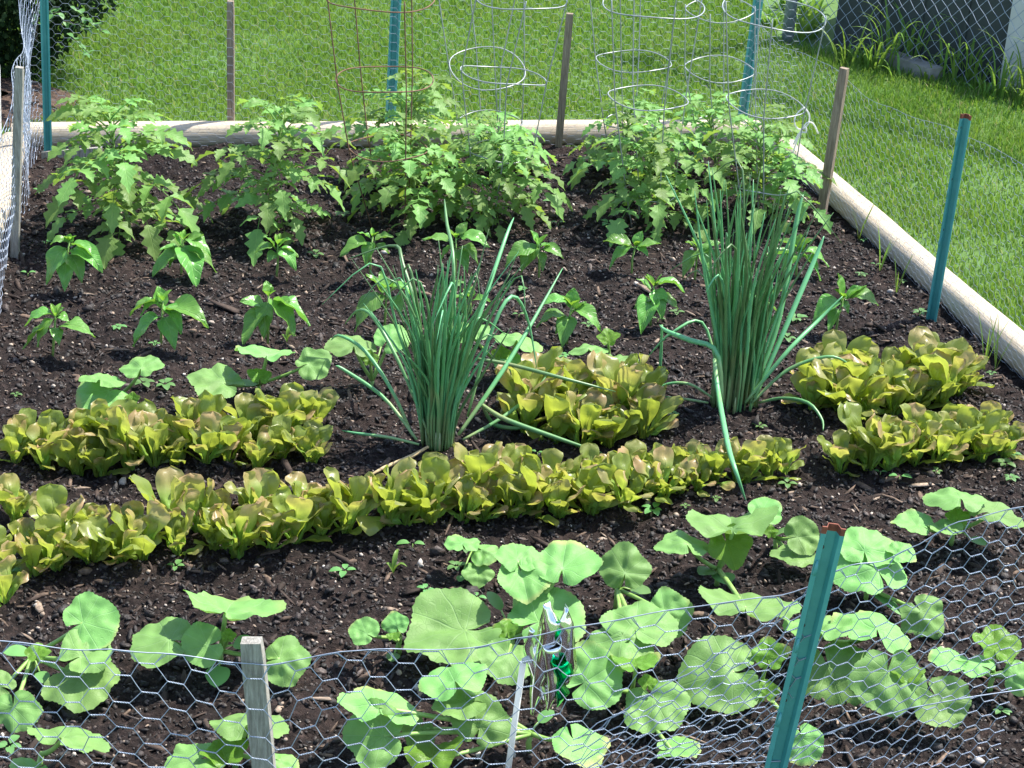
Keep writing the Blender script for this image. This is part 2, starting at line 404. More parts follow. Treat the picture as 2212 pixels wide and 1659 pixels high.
# scattered pieces of the soil
ICO_V = None
def ico():
    t = (1 + 5 ** .5) / 2
    v = np.array([(-1, t, 0), (1, t, 0), (-1, -t, 0), (1, -t, 0), (0, -1, t), (0, 1, t), (0, -1, -t), (0, 1, -t), (t, 0, -1), (t, 0, 1), (-t, 0, -1), (-t, 0, 1)], float)
    f = np.array([(0, 11, 5), (0, 5, 1), (0, 1, 7), (0, 7, 10), (0, 10, 11), (1, 5, 9), (5, 11, 4), (11, 10, 2), (10, 7, 6), (7, 1, 8), (3, 9, 4), (3, 4, 2), (3, 2, 6), (3, 6, 8), (3, 8, 9), (4, 9, 5), (2, 4, 11), (6, 2, 10), (8, 6, 7), (9, 8, 1)])
    return v / np.linalg.norm(v[0]), f
def rotm(r, n, tilt):
    a = r.uniform(0, 2 * np.pi, n); b = r.normal(0, tilt, n); c = r.normal(0, tilt, n)
    ca, sa, cb, sb, cc, sc_ = np.cos(a), np.sin(a), np.cos(b), np.sin(b), np.cos(c), np.sin(c)
    Z = np.zeros((n, 3, 3)); Z[:, 0, 0] = ca; Z[:, 0, 1] = -sa; Z[:, 1, 0] = sa; Z[:, 1, 1] = ca; Z[:, 2, 2] = 1
    X = np.zeros((n, 3, 3)); X[:, 0, 0] = 1; X[:, 1, 1] = cb; X[:, 1, 2] = -sb; X[:, 2, 1] = sb; X[:, 2, 2] = cb
    Yy = np.zeros((n, 3, 3)); Yy[:, 0, 0] = cc; Yy[:, 0, 2] = sc_; Yy[:, 1, 1] = 1; Yy[:, 2, 0] = -sc_; Yy[:, 2, 2] = cc
    return Z @ X @ Yy
def scatter(name, n, size, stretch, mat, label, cat, seed, lift=.3, tilt=.5, jag=.25, bias=1.3, clump=0):
    r = np.random.default_rng(seed); v0, f0 = ico()
    a = r.uniform(.0, 1., n * 2); b = BLEN * r.uniform(0, 1, n * 2) ** (1 / bias)
    if clump:
        w = np.array([mnoise.noise(Vector((q * 9, s * 3.2, seed))) for q, s in zip(a, b)])
        sel = np.argsort(-(w + r.uniform(-clump, clump, len(w))))[:n]; a = a[sel]; b = b[sel]
    else: a = a[:n]; b = b[:n]
    pos = np.array([tuple(bed(q, s)) for q, s in zip(a, b)])
    pos[:, 2] = [soil_h(p[0], p[1]) for p in pos]
    S = np.exp(np.clip(r.normal(math.log(size), .38, n), math.log(size) - .9, math.log(size) + .75))
    st = np.array(stretch)[None] * np.exp(r.normal(0, .25, (n, 3)))
    V = v0[None] * (1 + r.normal(0, jag, (n, 12, 1))) * st[:, None] * S[:, None, None]
    V = np.einsum('nij,nkj->nki', rotm(r, n, tilt), V) + pos[:, None]
    V[:, :, 2] += (S * st[:, 2] * lift)[:, None]
    F = (f0[None] + (np.arange(n) * 12)[:, None, None]).reshape(-1, 3)
    C = np.zeros((n, 12, 3)); C[:, :, 0] = r.uniform(0, 1, n)[:, None]
    o = npmesh(name, V.reshape(-1, 3), [F], mat, C.reshape(-1, 3), smooth=False)
    return tag(o, label, cat, kind='stuff')
scatter('soil_crumbs', 60000, .0030, (1.5, .9, .6), M['clod'], 'loose dark crumbs of soil over the garden bed', 'soil', 21, .4, .8, .28)
scatter('soil_clods', 2200, .0062, (1.3, 1, .6), M['clod'], 'larger dark clods of soil over the garden bed', 'soil', 22, .2, .8, .32, clump=.5)
scatter('bark_chips', 4600, .0055, (2.4, .6, .35), M['chip'], 'brown slivers of bark mulch mixed in the soil', 'mulch', 23, .9, .35, .2)
scatter('long_wood_chips', 230, .008, (2.6, .55, .3), M['chip'], 'larger pale wood chips lying on the soil', 'mulch', 26, 1.0, .25, .18, clump=.6)
scatter('grit', 3600, .0022, (1, 1, .8), M['pebble'], 'pale grit and perlite grains in the dark soil', 'gravel', 24, .7, .5, .15)
scatter('pebbles', 520, .0042, (1.15, 1, .7), M['pebble'], 'small beige pebbles lying on the dark soil', 'gravel', 25, .5, .4, .10)

# ------------------------------------------------------------------ timbers round the bed
def timber(a, b, label, seed, r=.044):
    a = Vector(a); b = Vector(b); L = (b - a).length; d = (b - a) / L; s = Vector((-d.y, d.x, 0)); up = Vector((0, 0, 1))
    root = thing('landscape_timber', label, 'timber', a, 'timbers edging the vegetable bed')
    m = MB(); nseg = int(L / .03); sides = 26; vs = []; cs = []
    for i in range(nseg + 1):
        t = L * i / nseg; end = min(t, L - t); rr = r * (1 if end > .012 else .93)
        wob = .006 * mnoise.noise(Vector((t * 1.3, seed, 0)))
        for k in range(sides):
            q = 2 * math.pi * k / sides; cq, sq = math.cos(q), math.sin(q)
            f = 1 + .05 * mnoise.noise(Vector((t * 2, cq * 1.5 + seed, sq * 1.5))) + .03 * mnoise.noise(Vector((t * 5, cq * 7 + seed, sq * 7)))
            z = max(min(rr * f * sq * 1.0, rr * .86), -rr * .86)
            vs.append(d * t + s * (rr * f * cq + wob) + up * z); cs.append((k / sides if k < sides / 2 else 1 - k / sides, t + seed * 3, 0))
    fs = [(i * sides + k, i * sides + (k + 1) % sides, (i + 1) * sides + (k + 1) % sides, (i + 1) * sides + k) for i in range(nseg) for k in range(sides)]
    m.add(vs, fs, cs); m.build('log_side', M['log'], root)
    for e in (0, nseg):
        m = MB(); ring = [Vector(vs[e * sides + k]) for k in range(sides)]; c = sum(ring, Vector()) / sides
        off = d * (-.002 if e == 0 else .002)
        m.add([c + off] + [p + off * .5 for p in ring], [(0, 1 + k, 1 + (k + 1) % sides) for k in range(sides)], [(.5, 0, 0)] * (sides + 1))
        m.build('end_grain', M['log'], root, smooth=False)
zc = Vector((0, 0, .030)); bdir = (BR - BL).normalized(); bn = Vector((-bdir.y, bdir.x, 0))
timber(BL + bn * .05 - bdir * .06 + zc, BR + bn * .05 + bdir * .02 + zc, 'weathered round timber along the far edge of the bed, behind the tomatoes', 1)
ln = Vector((-1, -.165, 0)).normalized(); rn = Vector((1, .286, 0)).normalized()
timber(BL + ln * .05 + LD * .02 + zc, BL + ln * .05 + LD * 2.5 + zc, 'weathered timber at the left edge of the bed, wrapped in chicken wire', 2)
timber(BR + rn * .05 + RD * .09 + zc, BR + rn * .05 + RD * 3.2 + zc, 'long sunlit timber running down the right edge of the bed', 3)
# grey board showing beneath the back timber by the left corner
m = MB(); c0 = P(140, 330, .0)
o = P(90, 343, .012); e = P(220, 333, .012); dd = (e - o) / 2
m.box((o + e) / 2 + Vector((0, .004, 0)), dd, Vector((0, .007, 0)), Vector((0, 0, .022)))
tag(m.build('edging_board', M['stakegrey'], org=tuple((o + e) / 2), smooth=False), 'low grey board edging under the far timber beside the corner post', 'board')

# ------------------------------------------------------------------ posts and stakes
def u_post(top, low, Y, w, label, cap=True, upto=None, hooks=3, face=(0, -1, 0)):
    """folded steel post: hat-shaped section swept from the ground to the top, rust on the cut end, hooks on its face"""
    a = PY(*low, Y); t = PY(*top, Y)
    d = (t - a).normalized()
    a = a - d * ((a.z + .05) / d.z)
    if upto: t = a + d * ((upto - a.z) / d.z)
    root = thing('green_fence_post', label, 'fence post', Vector((a.x, a.y, 0)) , 'green steel fence posts')
    org = Vector((a.x, a.y, 0))
    fw = Vector(face).normalized(); fw = (fw - d * fw.dot(d)).normalized(); sd = fw.cross(d).normalized()
    prof = [(-.5, 0), (-.30, 0), (-.20, .34), (.20, .34), (.30, 0), (.5, 0)]
    th = .07
    outer = [(x * w, y * w) for x, y in prof]; inner = [(x * w * .96, (y - th) * w) for x, y in prof][::-1]
    sec = outer + inner; n = len(sec); L = (t - a).length; ns = 14
    def sweep(s0, s1, mat, name, k):
        mm = MB(); vs = []; cs = []
        for i in range(k + 1):
            s = s0 + (s1 - s0) * i / k; p = a + d * s - org
            for (x, y) in sec: vs.append(p + sd * x + fw * (-y + .34 * w)); cs.append((x, s, 0))
        fs = [(i * n + q, i * n + (q + 1) % n, (i + 1) * n + (q + 1) % n, (i + 1) * n + q) for i in range(k) for q in range(n)]
        h = n // 2
        for base in (0, k * n):
            for q in range(h - 1): fs.append((base + q, base + q + 1, base + n - 2 - q, base + n - 1 - q))
        mm.add(vs, fs, cs); return mm.build(name, mat, root, smooth=False)
    sweep(0, L - .012 if cap else L, M['post'], 'shaft', ns)
    if cap: sweep(L - .012, L, M['rust'], 'rusty_end', 2)
    for hk in range(hooks):
        s = L - .07 - hk * .14
        if s < .08: break
        p = a + d * s - org + sd * (w * .38) + fw * (.34 * w)
        mm = MB(); mm.tube([p - d * .014, p - d * .012 + fw * .004, p + fw * .006, p + d * .012 + fw * .004 ], [.0022, .003, .003, .0018], 6)
        mm.build('hook', M['post'], root)
    for hk in range(3):
        s = L - .035 - hk * .14
        if s < .1: break
        p = a + d * s - org + sd * (w * .3) + fw * (.342 * w)
        mm = MB(); mm.add([p + sd * (.003 * math.cos(q)) + d * (.004 * math.sin(q)) + fw * .0012 for q in [i * math.pi / 4 for i in range(8)]], [tuple(range(8))])
        mm.build('bolt_hole', M['bark'], root, smooth=False)
    return root
FY = lambda X: 2.44 + .18 * (X - .42)       # line of the near fence
post_front = u_post((1800, 1130), (1676, 1640), 2.43, .036, 'green steel post with a rusty top, closest to the camera on the right', hooks=4)
u_post((2090, 246), (2014, 690), P(2014, 690).y, .030, 'green steel post with a rusty tip standing against the right timber', face=(-.6, -1, 0))
u_post((1637, 0), (1603, 250), P(1597, 275).y, .034, 'green steel post at the far right corner behind the tomato cages', upto=1.05)
u_post((856, 0), (843, 270), P(841, 285).y, .034, 'green steel post behind the rusty tomato cage at the far side', upto=1.05)
u_post((94, 0), (103, 345), P(103, 346).y, .026, 'green steel post at the far left corner of the bed', upto=1.0, face=(.5, -1, 0))

def stake(top, low, Y, w, t, label, mat='stake', upto=None, face=(0, -1, 0)):
    a = PY(*low, Y); p = PY(*top, Y); d = (p - a).normalized(); a = a - d * ((a.z + .06) / d.z)
    if upto: p = a + d * ((upto - a.z) / d.z)
    L = (p - a).length; org = Vector((a.x, a.y, 0))
    fw = Vector(face).normalized(); fw = (fw - d * fw.dot(d)).normalized(); sd = fw.cross(d).normalized()
    m = MB(); ns = 16; vs = []; cs = []
    sec = [(-1, -1), (-.5, -1.02), (0, -1), (.5, -1.03), (1, -1), (1, 1), (-1, 1)]
    for i in range(ns + 1):
        s = L * i / ns
        for q, (x, y) in enumerate(sec):
            k = 1 + .04 * mnoise.noise(Vector((s * 8, q * 3.1, L * 9))); k *= .9 if i == ns else 1
            vs.append(a + d * s - org + sd * (x * w / 2 * k) + fw * (y * t / 2 * k)); cs.append((x, s, 0))
    n = len(sec)
    fs = [(i * n + q, i * n + (q + 1) % n, (i + 1) * n + (q + 1) % n, (i + 1) * n + q) for i in range(ns) for q in range(n)]
    fs.append(tuple(ns * n + q for q in range(n))); fs.append(tuple(range(n))[::-1])
    m.add(vs, fs, cs)
    o = m.build('wooden_stake', M[mat], smooth=False); o.location = org
    return tag(o, label, 'stake', 'wooden stakes holding the wire')
stake((543, 1383), (570, 1650), FY(-.36), .033, .022, 'weathered grey wooden stake with sawn square top in the near fence', 'stakegrey')
stake((1824, 147), (1772, 478), P(1772, 480).y, .026, .02, 'brown wooden stake standing inside the right timber with netting at its top', face=(-.6, -1, 0))
stake((1231, 29), (1206, 318), P(1205, 320).y, .024, .018, 'brown wooden stake in front of the far timber, between the two groups of tomato cages')
stake((498, 2), (499, 282), P(499, 300).y, .022, .018, 'brown wooden stake rising behind the gap of the two left tomato plants')
stake((42, 145), (32, 550), P(32, 552).y, .022, .018, 'thin grey wooden stake by the left timber, wrapped in chicken wire', 'stakegrey')
stake((-9, 140), (-5, 320), P(2, 330).y, .022, .02, 'pale stake cut off by the left border of the photo', 'white')

# ------------------------------------------------------------------ chicken wire
def wire_net(label, S, U, Vfun, hw, h, r, rt, helix=False, wob=.12, seed=0, top=True, bottom=False, group='lengths of chicken wire fencing the bed'):
    """hexagonal netting on the sheet S(u,v), u along the run, v down from the top edge to Vfun(u)"""
    rr = random.Random(seed); m = MB(); pts = {}
    nc = int(U / hw)
    def pos(u, v):
        n1 = mnoise.noise(Vector((u * 5, v * 5, seed))) * hw * wob * 3; n2 = mnoise.noise(Vector((u * 5 + 9, v * 5, seed))) * h * wob * 3
        return S(u + n1, max(v + n2, 0))
    tl = hw * .30
    for i in range(nc + 1):
        u = i * hw; nr = int(Vfun(u) / h)
        for j in range(nr + 1):
            v = j * h + (h / 2 if i % 2 else 0)
            ju = rr.uniform(-1, 1) * hw * wob * .4; jv = rr.uniform(-1, 1) * h * wob * .4
            a = pos(u - tl + ju, v + jv); b = pos(u + tl + ju, v + jv); pts[(i, j)] = (a, b)
            if helix:
                d = (b - a); L = d.length; d = d / L; e1 = d.orthogonal().normalized(); e2 = d.cross(e1)
                for st in (0, math.pi):
                    m.tube([a + d * (L * q / 12) + (e1 * math.cos(st + q * math.pi * .5) + e2 * math.sin(st + q * math.pi * .5)) * r * 1.0 for q in range(13)], r, 4, False)
            else: m.tube([a, (a + b) / 2, b], rt, 4, False)
    for (i, j), (a, b) in pts.items():
        # odd columns sit half a cell lower: connect (i) right end to (i+1) left ends
        js = (j, j - 1) if i % 2 == 0 else (j, j + 1)
        for jj in js:
            if (i + 1, jj) in pts:
                c = pts[(i + 1, jj)][0]; m.tube([b, (b + c) / 2 + Vector((0, 0, rr.uniform(-1, 1) * h * .02)), c], r, 4, False)
    if top:
        m.tube([pos(q * hw / 2, 0) + Vector((0, 0, .001)) for q in range(2 * nc + 1)], r * 1.25, 5, False)
        for i in range(nc + 1):
            if i % 2 and (i, 0) in pts:
                for e, s in ((0, -1), (1, 1)): m.tube([pts[(i, 0)][e], pos(i * hw + s * hw * .62, 0)], r, 4, False)
    if bottom:
        m.tube([pos(q * hw, max(Vfun(q * hw) - .004, 0)) for q in range(nc + 1)], r * 1.2, 5, False)
    o = m.build('chicken_wire', M['wire'], org=tuple(S(0, Vfun(0))))
    return tag(o, label, 'wire netting', group)

def lerp_table(tab, u):
    if u <= tab[0][0]: return tab[0][1]
    for (a, b), (c, d) in zip(tab, tab[1:]):
        if u <= c:
            t = (u - a) / (c - a); t = t * t * (3 - 2 * t) * .5 + t * .5; return b + (d - b) * t
    return tab[-1][1]

# near fence, left length
def on_front(x, y, off=0.):
    """point of the near fence plane"""
    d = ray(x, y); n = Vector((-.18, 1, 0)); q = Vector((.42, 2.44 + off, 0)); t = n.dot(q - CO) / n.dot(d); return CO + d * t
edgeA = [(-80, 1362), (0, 1373), (200, 1388), (333, 1401), (520, 1421), (573, 1426), (737, 1396), (1027, 1379), (1144, 1363), (1237, 1341), (1474, 1307), (1674, 1278), (1790, 1243), (1812, 1228)]
ep = [on_front(*e) for e in edgeA]; u0 = ep[0]
fd = Vector((1, .18, 0)).normalized(); fnorm = Vector((-.18, 1, 0)).normalized()
tabA = [((p - u0).dot(fd), p.z) for p in ep]; UA = tabA[-1][0]
def SA(u, v):
    z = lerp_table(tabA, u); q = u0 + fd * u
    bulge = .018 * mnoise.noise(Vector((u * 3, v * 3, 1))) - .028 * math.sin(min(v / .3, 1) * math.pi) * (1 if u < .75 else .5)
    return Vector((q.x, q.y, z - v)) + fnorm * (bulge - .012)
wire_net('coarse chicken wire sagging along the near side, left of the front green post', SA, UA, lambda u: lerp_table(tabA, u), .037, .040, .00072, .0014, True, .16, 3)
# near fence, right length, one corner folded down past the post
edgeB = [(1250, 1600), (1300, 1560), (1474, 1462), (1627, 1372), (1740, 1290), (1800, 1240), (1850, 1224), (1907, 1221), (1974, 1191), (2074, 1135), (2212, 1098), (2300, 1080)]
ep2 = [on_front(*e, .03) for e in edgeB]; v0 = ep2[0]
tabB = [((p - v0).dot(fd), p.z) for p in ep2]; UB = tabB[-1][0]
def SB(u, v):
    z = lerp_table(tabB, u); q = v0 + fd * u
    b = .02 * mnoise.noise(Vector((u * 3 + 4, v * 3, 2))) - .03 * math.sin(min(v / .35, 1) * math.pi)
    k = .30 * max(0, 1 - u / .34)             # rows bunch together toward the folded corner
    sh = .5 * v * max(0., 1 - u / .5)
    return Vector((q.x - sh * .2, q.y, z - v * (1 - k))) + fnorm * (b + .004)
wire_net('fine chicken wire in the near right corner, lapped over the front green post', SB, UB, lambda u: lerp_table(tabB, u), .0275, .029, .0007, .0013, True, .13, 5)
# long loose line wire
lw = [on_front(x, y, -.02) for x, y in ((1474, 1652), (1560, 1650), (1708, 1643), (1735, 1622), (1775, 1588), (1850, 1562), (1968, 1529), (2100, 1505), (2240, 1485))]
m = MB(); m.tube(lw, .0011, 5, False)
tag(m.build('line_wire', M['wire'], org=tuple(lw[0])), 'loose straight wire crossing the near right netting low down', 'wire')

# far fence
def back_S(u, v):
    p = BL + bdir * u - bn * .0; z = .60 - v
    return Vector((p.x, p.y, max(z, 0))) + bn * (.012 * mnoise.noise(Vector((u * 3, v * 2, 5))) - .008)
wire_net('chicken wire stretched along the far side behind the tomato plants', back_S, 2.46, lambda u: .60, .027, .028, .0003, .00048, False, .12, 8)
# right side
tr_px = [((1648, 40), None), ((1700, 97), None), ((1760, 120), None), ((1826, 152), None), ((1880, 205), None), ((1960, 245), None), ((2088, 285), None), ((2150, 310), None), ((2240, 365), None)]
rx = (BR - rn * .012); rdn = RD.normalized()
def on_right(x, y):
    d = ray(x, y); n = rn; t = n.dot(rx - CO) / n.dot(d); return CO + d * t
er = [on_right(*e[0]) for e in tr_px]; r0 = er[0]; r0 = Vector((r0.x, r0.y, 0))
tabR = [((p - r0).dot(rdn), p.z) for p in er]
def right_S(u, v):
    p = r0 + rdn * u; z = lerp_table(tabR, u) - v
    lean = rn * (.02 * mnoise.noise(Vector((u * 2.2, v * 2, 7))) + (.04 * math.exp(-z * 25) if z < .1 else 0) - .02)
    return Vector((p.x, p.y, max(z, .0))) + lean
wire_net('chicken wire standing along the right timber between stake and green post', right_S, tabR[-1][0] + .7, lambda u: lerp_table(tabR, u), .027, .028, .00036, .00058, False, .14, 9)
# left side
ldn = LD.normalized(); l0 = BL + LD * -.02 - ln * .01
def on_left(x, y):
    d = ray(x, y); t = ln.dot(l0 - CO) / ln.dot(d); return CO + d * t
tabL = [(0., .62), (.12, .62), (.30, .44), (.55, .46), (.80, .44), (1.1, .36), (1.6, .34), (2.4, .33)]
def left_S(u, v):
    p = l0 + ldn * u; z = lerp_table(tabL, u) - v
    w = .045 * mnoise.noise(Vector((u * 3, v * 4, 11))) + .01
    return Vector((p.x, p.y, max(z, .0))) - ln * (w + .012)
wire_net('crumpled chicken wire along the left timber, seen almost edge on', left_S, 2.2, lambda u: lerp_table(tabL, u), .026, .027, .0006, .001, False, .2, 10)

# ------------------------------------------------------------------ tomato cages
def cage(base, rings, legs, mat, label, r=.0018):
    """base = ground point; rings = (centre px, width px, tilt x, tilt y); legs = azimuths"""
    b = P(*base); root = thing('tomato_cage', label, 'tomato cage', b, 'wire tomato cages')
    info = []
    for (cx, cy, w, tx, ty) in rings:
        c = PY(cx, cy, b.y); info.append((c, w / 2 / SC(c), tx, ty))
    def ringpt(c, R, tx, ty, q): return c + Vector((R * math.cos(q), R * math.sin(q), R * math.cos(q) * tx + R * math.sin(q) * ty))
    for (c, R, tx, ty) in info:
        m = MB(); m.tube([ringpt(c, R, tx, ty, 2 * math.pi * k / 40) + Vector((0, 0, .004 * math.sin(3 * k / 40 * 6.283 + R * 90))) - b for k in range(41)], r * 1.05, 6, False)
        m.build('ring', M[mat], root)
    for az in legs:
        q = math.radians(az); pts = []
        lowc = info[0]
        foot = Vector((b.x + (lowc[1] * .55) * math.cos(q), b.y + (lowc[1] * .55) * math.sin(q), -.03))
        pts.append(foot)
        for (c, R, tx, ty) in info: pts.append(ringpt(c, R + r * 1.6, tx, ty, q))
        e = pts[-1] + (pts[-1] - pts[-2]) * .12; pts.append(e)
        m = MB(); m.tube([p - b for p in pts], r, 6); m.build('leg', M[mat], root)
    return root
cage((855, 492), [(838, 319, 172, 0, .0), (831, 171, 210, .03, 0), (822, -5, 235, 0, 0)], (205, 300, 60, 125), 'cagerust', 'rusty brown tomato cage, leftmost of the cages')
cage((1060, 475), [(1082, 327, 135, -.03, 0), (1088, 163, 188, -.09, -.10), (1125, -4, 200, 0, 0)], (200, 275, 345, 95), 'cagewire', 'grey wire tomato cage next to the rusty one, standing nearer of its pair')
cage((1065, 360), [(1060, 262, 140, 0, .0), (1053, 147, 165, -.06, .28), (1040, -30, 190, 0, 0)], (180, 285, 20, 110), 'cagewire', 'grey wire tomato cage with a tilted middle ring behind the second cage')
cage((1395, 488), [(1402, 417, 114, .03, 0), (1400, 211, 174, -.02, 0), (1412, 12, 220, .0, 0)], (215, 290, 20, 110), 'cagewire', 'silver tomato cage at the front of the right group, left of the twine')
cage((1362, 372), [(1365, 265, 120, .0, 0), (1369, 132, 164, 0, 0), (1372, -60, 205, 0, 0)], (190, 250, 330, 80), 'cagewire', 'silver wire tomato cage at the back left of the right hand group')
cage((1650, 490), [(1652, 400, 118, 0, 0), (1654, 224, 172, -.06, .05), (1672, 28, 224, -.08, .08)], (200, 262, 335, 100), 'cagewire', 'silver wire tomato cage with white twine tied to its ring, rightmost')
cage((1560, 372), [(1558, 270, 112, 0, 0), (1555, 149, 152, 0, .08), (1556, 20, 150, .05, .1)], (190, 250, 340, 80), 'cagewire', 'silver tomato cage with a bent ring, left of the far corner post')
# white twine
b = P(1650, 490)
tw = lambda x, y, o=0.: PY(x, y, b.y - .02 + o)
pts = [[tw(1738, 232), tw(1722, 245), tw(1716, 262, -.01), tw(1722, 277), tw(1733, 280)], [tw(1738, 232), tw(1748, 248), tw(1746, 268, .01), tw(1733, 280), tw(1722, 295), tw(1714, 312)],
       [tw(1733, 280), tw(1742, 266), tw(1754, 265), tw(1762, 276), tw(1767, 289)], [tw(1733, 280), tw(1741, 276), tw(1741, 286), tw(1732, 286), tw(1724, 298), tw(1716, 320), tw(1710, 340)]]
tr_ = thing('twine', 'white twine tied in a bow on the cage ring', 'twine', tw(1733, 280))
for q, pp in enumerate(pts):
    sm = []
    for i in range(len(pp) - 1):
        a, b_ = pp[i], pp[i + 1]; pm = pp[max(i - 1, 0)]; pn = pp[min(i + 2, len(pp) - 1)]
        for t in (0, .25, .5, .75):
            sm.append(.5 * ((2 * a) + (b_ - pm) * t + (2 * pm - 5 * a + 4 * b_ - pn) * t * t + (3 * a - pm - 3 * b_ + pn) * t ** 3))
    sm.append(pp[-1])
    m = MB(); m.tube([p - tr_.location for p in sm], .0023, 6); m.build('strand', M['white'], tr_)

# ------------------------------------------------------------------ tomato plants
def leaflet_prof(s):
    b = math.sin(math.pi * min(s ** .72, 1)) ** .85
    return b * (.66 + .64 * (2 * abs((s * 4.1) % 1 - .5))) + (.12 if s < .04 else 0)
def tomato_plant(base, apex, spread, nleaf, label, seed):
    nleaf = int(nleaf * 2.3); spread *= 1.07
    r = random.Random(seed); b = P(*base); t = PY(*apex, b.y + .01); Hh = t.z
    root = thing('tomato_plant', label, 'tomato plant', b, 'tomato plants')
    top = t - b; mid = Vector((top.x * .2 + r.uniform(-.03, .03), top.y * .3 + r.uniform(-.03, .02), Hh * .5)); z = Vector()
    m = MB(); m.tube([bez(Vector((0, 0, -.02)), mid, top, k / 10) for k in range(11)], [.0065 - .0042 * k / 10 for k in range(11)], 7); m.build('stem', M['tomato_stem'], root)
    for i in range(nleaf):
        f = (i + .5) / nleaf; node = bez(z, mid, top, .12 + .86 * f)
        az = i * 2.4 + r.uniform(-.5, .5)
        L = spread * (1.0 - .45 * f * f) * r.uniform(.8, 1.15) * (.75 if f < .12 else 1)
        el = (-.35 + 1.15 * f) + r.uniform(-.2, .2)
        d = Vector((math.cos(az), math.sin(az), 0))
        tip = node + d * L * math.cos(el) + Vector((0, 0, L * math.sin(el) * .75 - .10 * L))
        if tip.z < .015: tip.z = .015
        ctl = node + d * L * .45 + Vector((0, 0, L * (.30 + .25 * f)))
        mm = MB()
        mm.tube([bez(node, ctl, tip, k / 7 * .86) for k in range(8)], [.0026 - .0016 * k / 7 for k in range(8)], 5)
        def leafl(p0, dirv, ln_, w):
            end = p0 + dirv * ln_; cc = p0 + dirv * ln_ * .55 + Vector((0, 0, ln_ * r.uniform(.02, .22)))
            end = end + Vector((0, 0, -ln_ * r.uniform(.05, .40)))
            blade(mm, p0, cc, end, w, leaflet_prof, ns=25, nt=5, fold=r.uniform(.0, .4), wave=.10, rollv=r.uniform(-.4, .4), rnd=r)
        side = d.cross(Vector((0, 0, 1)))
        for tt, sz in ((.30, .55), (.52, .75), (.74, .62)):
            p0 = bez(node, ctl, tip, tt); dv = bezd(node, ctl, tip, tt).normalized()
            for s in (-1, 1):
                dl = (dv * r.uniform(.35, .65) + side * s + Vector((0, 0, r.uniform(-.15, .15)))).normalized()
                leafl(p0, dl, L * .40 * sz * r.uniform(.8, 1.2), L * .125 * sz * r.uniform(.85, 1.15))
            if r.random() < .6:
                p0 = bez(node, ctl, tip, tt - .1); leafl(p0, (side * r.choice((-1, 1)) + dv * .3).normalized(), L * .1, L * .035)
        p0 = bez(node, ctl, tip, .86); leafl(p0, bezd(node, ctl, tip, .9).normalized(), L * .38, L * .115)
        mm.build('leaf', M['tomato'], root)
    return root
TOM = [((285, 508), (235, 245), .225, 17, 'bushy tomato plant at the far left, with no cage'),
       ((580, 492), (612, 248), .205, 15, 'tomato plant without a cage, second from the left'),
       ((850, 400), (905, 190), .20, 14, 'tallest tomato plant growing up behind the rusty cage in front of the far green post'),
       ((890, 485), (872, 300), .20, 15, 'tomato plant low inside the rusty cage'),
       ((1050, 482), (1070, 285), .19, 16, 'tomato plant inside the grey cage next to the rusty one'),
       ((1060, 372), (1015, 268), .16, 10, 'small tomato plant behind the cage with the tilted ring'),
       ((1395, 486), (1405, 290), .20, 16, 'tomato plant inside the front silver cage, left of the right hand group'),
       ((1350, 390), (1365, 228), .17, 12, 'tomato plant at the back of the right hand cages by the far timber'),
       ((1555, 385), (1530, 232), .17, 12, 'tomato plant under the cage with the bent ring'),
       ((1655, 470), (1640, 275), .20, 15, 'tomato plant at the right end, under the white twine')]
for i, a in enumerate(TOM): tomato_plant(*a, seed=100 + i)

# ------------------------------------------------------------------ peppers
def pepper_prof(s): return (math.sin(math.pi * s ** .78) ** .9) * (1 - .25 * s) * 1.08
def pepper_plant(base, apex, tips, label, seed):
    r = random.Random(seed); b = P(*base); t = PY(*apex, b.y + .005); sc = SC(b)
    root = thing('pepper_plant', label, 'pepper plant', b, 'young pepper plants')
    top = t - b
    m = MB(); m.tube([Vector((0, 0, -.02)), top * .5 + Vector((r.uniform(-.004, .004), 0, 0)), top], [.0034, .003, .0022], 7); m.build('stem', M['stalk'], root)
    for i, (x, y) in enumerate(tips):
        drop = (y - apex[1]) / sc
        Yt = b.y - max(min(.45 * drop + r.uniform(-.012, .012), .07), -.06)
        tip = PY(x, y, Yt) - b
        if tip.z < .008: tip = P(x, y, .01) - b
        f = r.uniform(.72, 1.) if drop < .05 else r.uniform(.6, .95)
        node = top * f
        ch = tip - node; Lh = ch.length
        if Lh < .03: tip = node + ch * (.03 / max(Lh, .001)); ch = tip - node; Lh = .03
        ctl = node + ch * .45 + Vector((0, 0, Lh * (.50 if tip.z < node.z else .22)))
        mm = MB(); mm.tube([bez(node, ctl, tip, k / 4 * .26) for k in range(5)], .0013, 5)
        blade(mm, node, ctl, tip, max(Lh * .31, .016), pepper_prof, t0=.15, ns=12, nt=7, fold=r.uniform(.1, .5), wave=.08, pucker=.22, rollv=r.uniform(-.35, .35), rnd=r)
        mm.build('leaf', M['pepper'], root)
    for k in range(4):                        # young leaves at the tip
        az = r.uniform(0, 6.28); L = r.uniform(.022, .038); d = Vector((math.cos(az), math.sin(az), .9)).normalized()
        mm = MB(); blade(mm, top, top + d * L * .6 + Vector((0, 0, .004)), top + d * L, L * .26, pepper_prof, ns=8, nt=5, fold=.6, wave=.05, rnd=r); mm.build('young_leaf', M['pepper_young'], root)
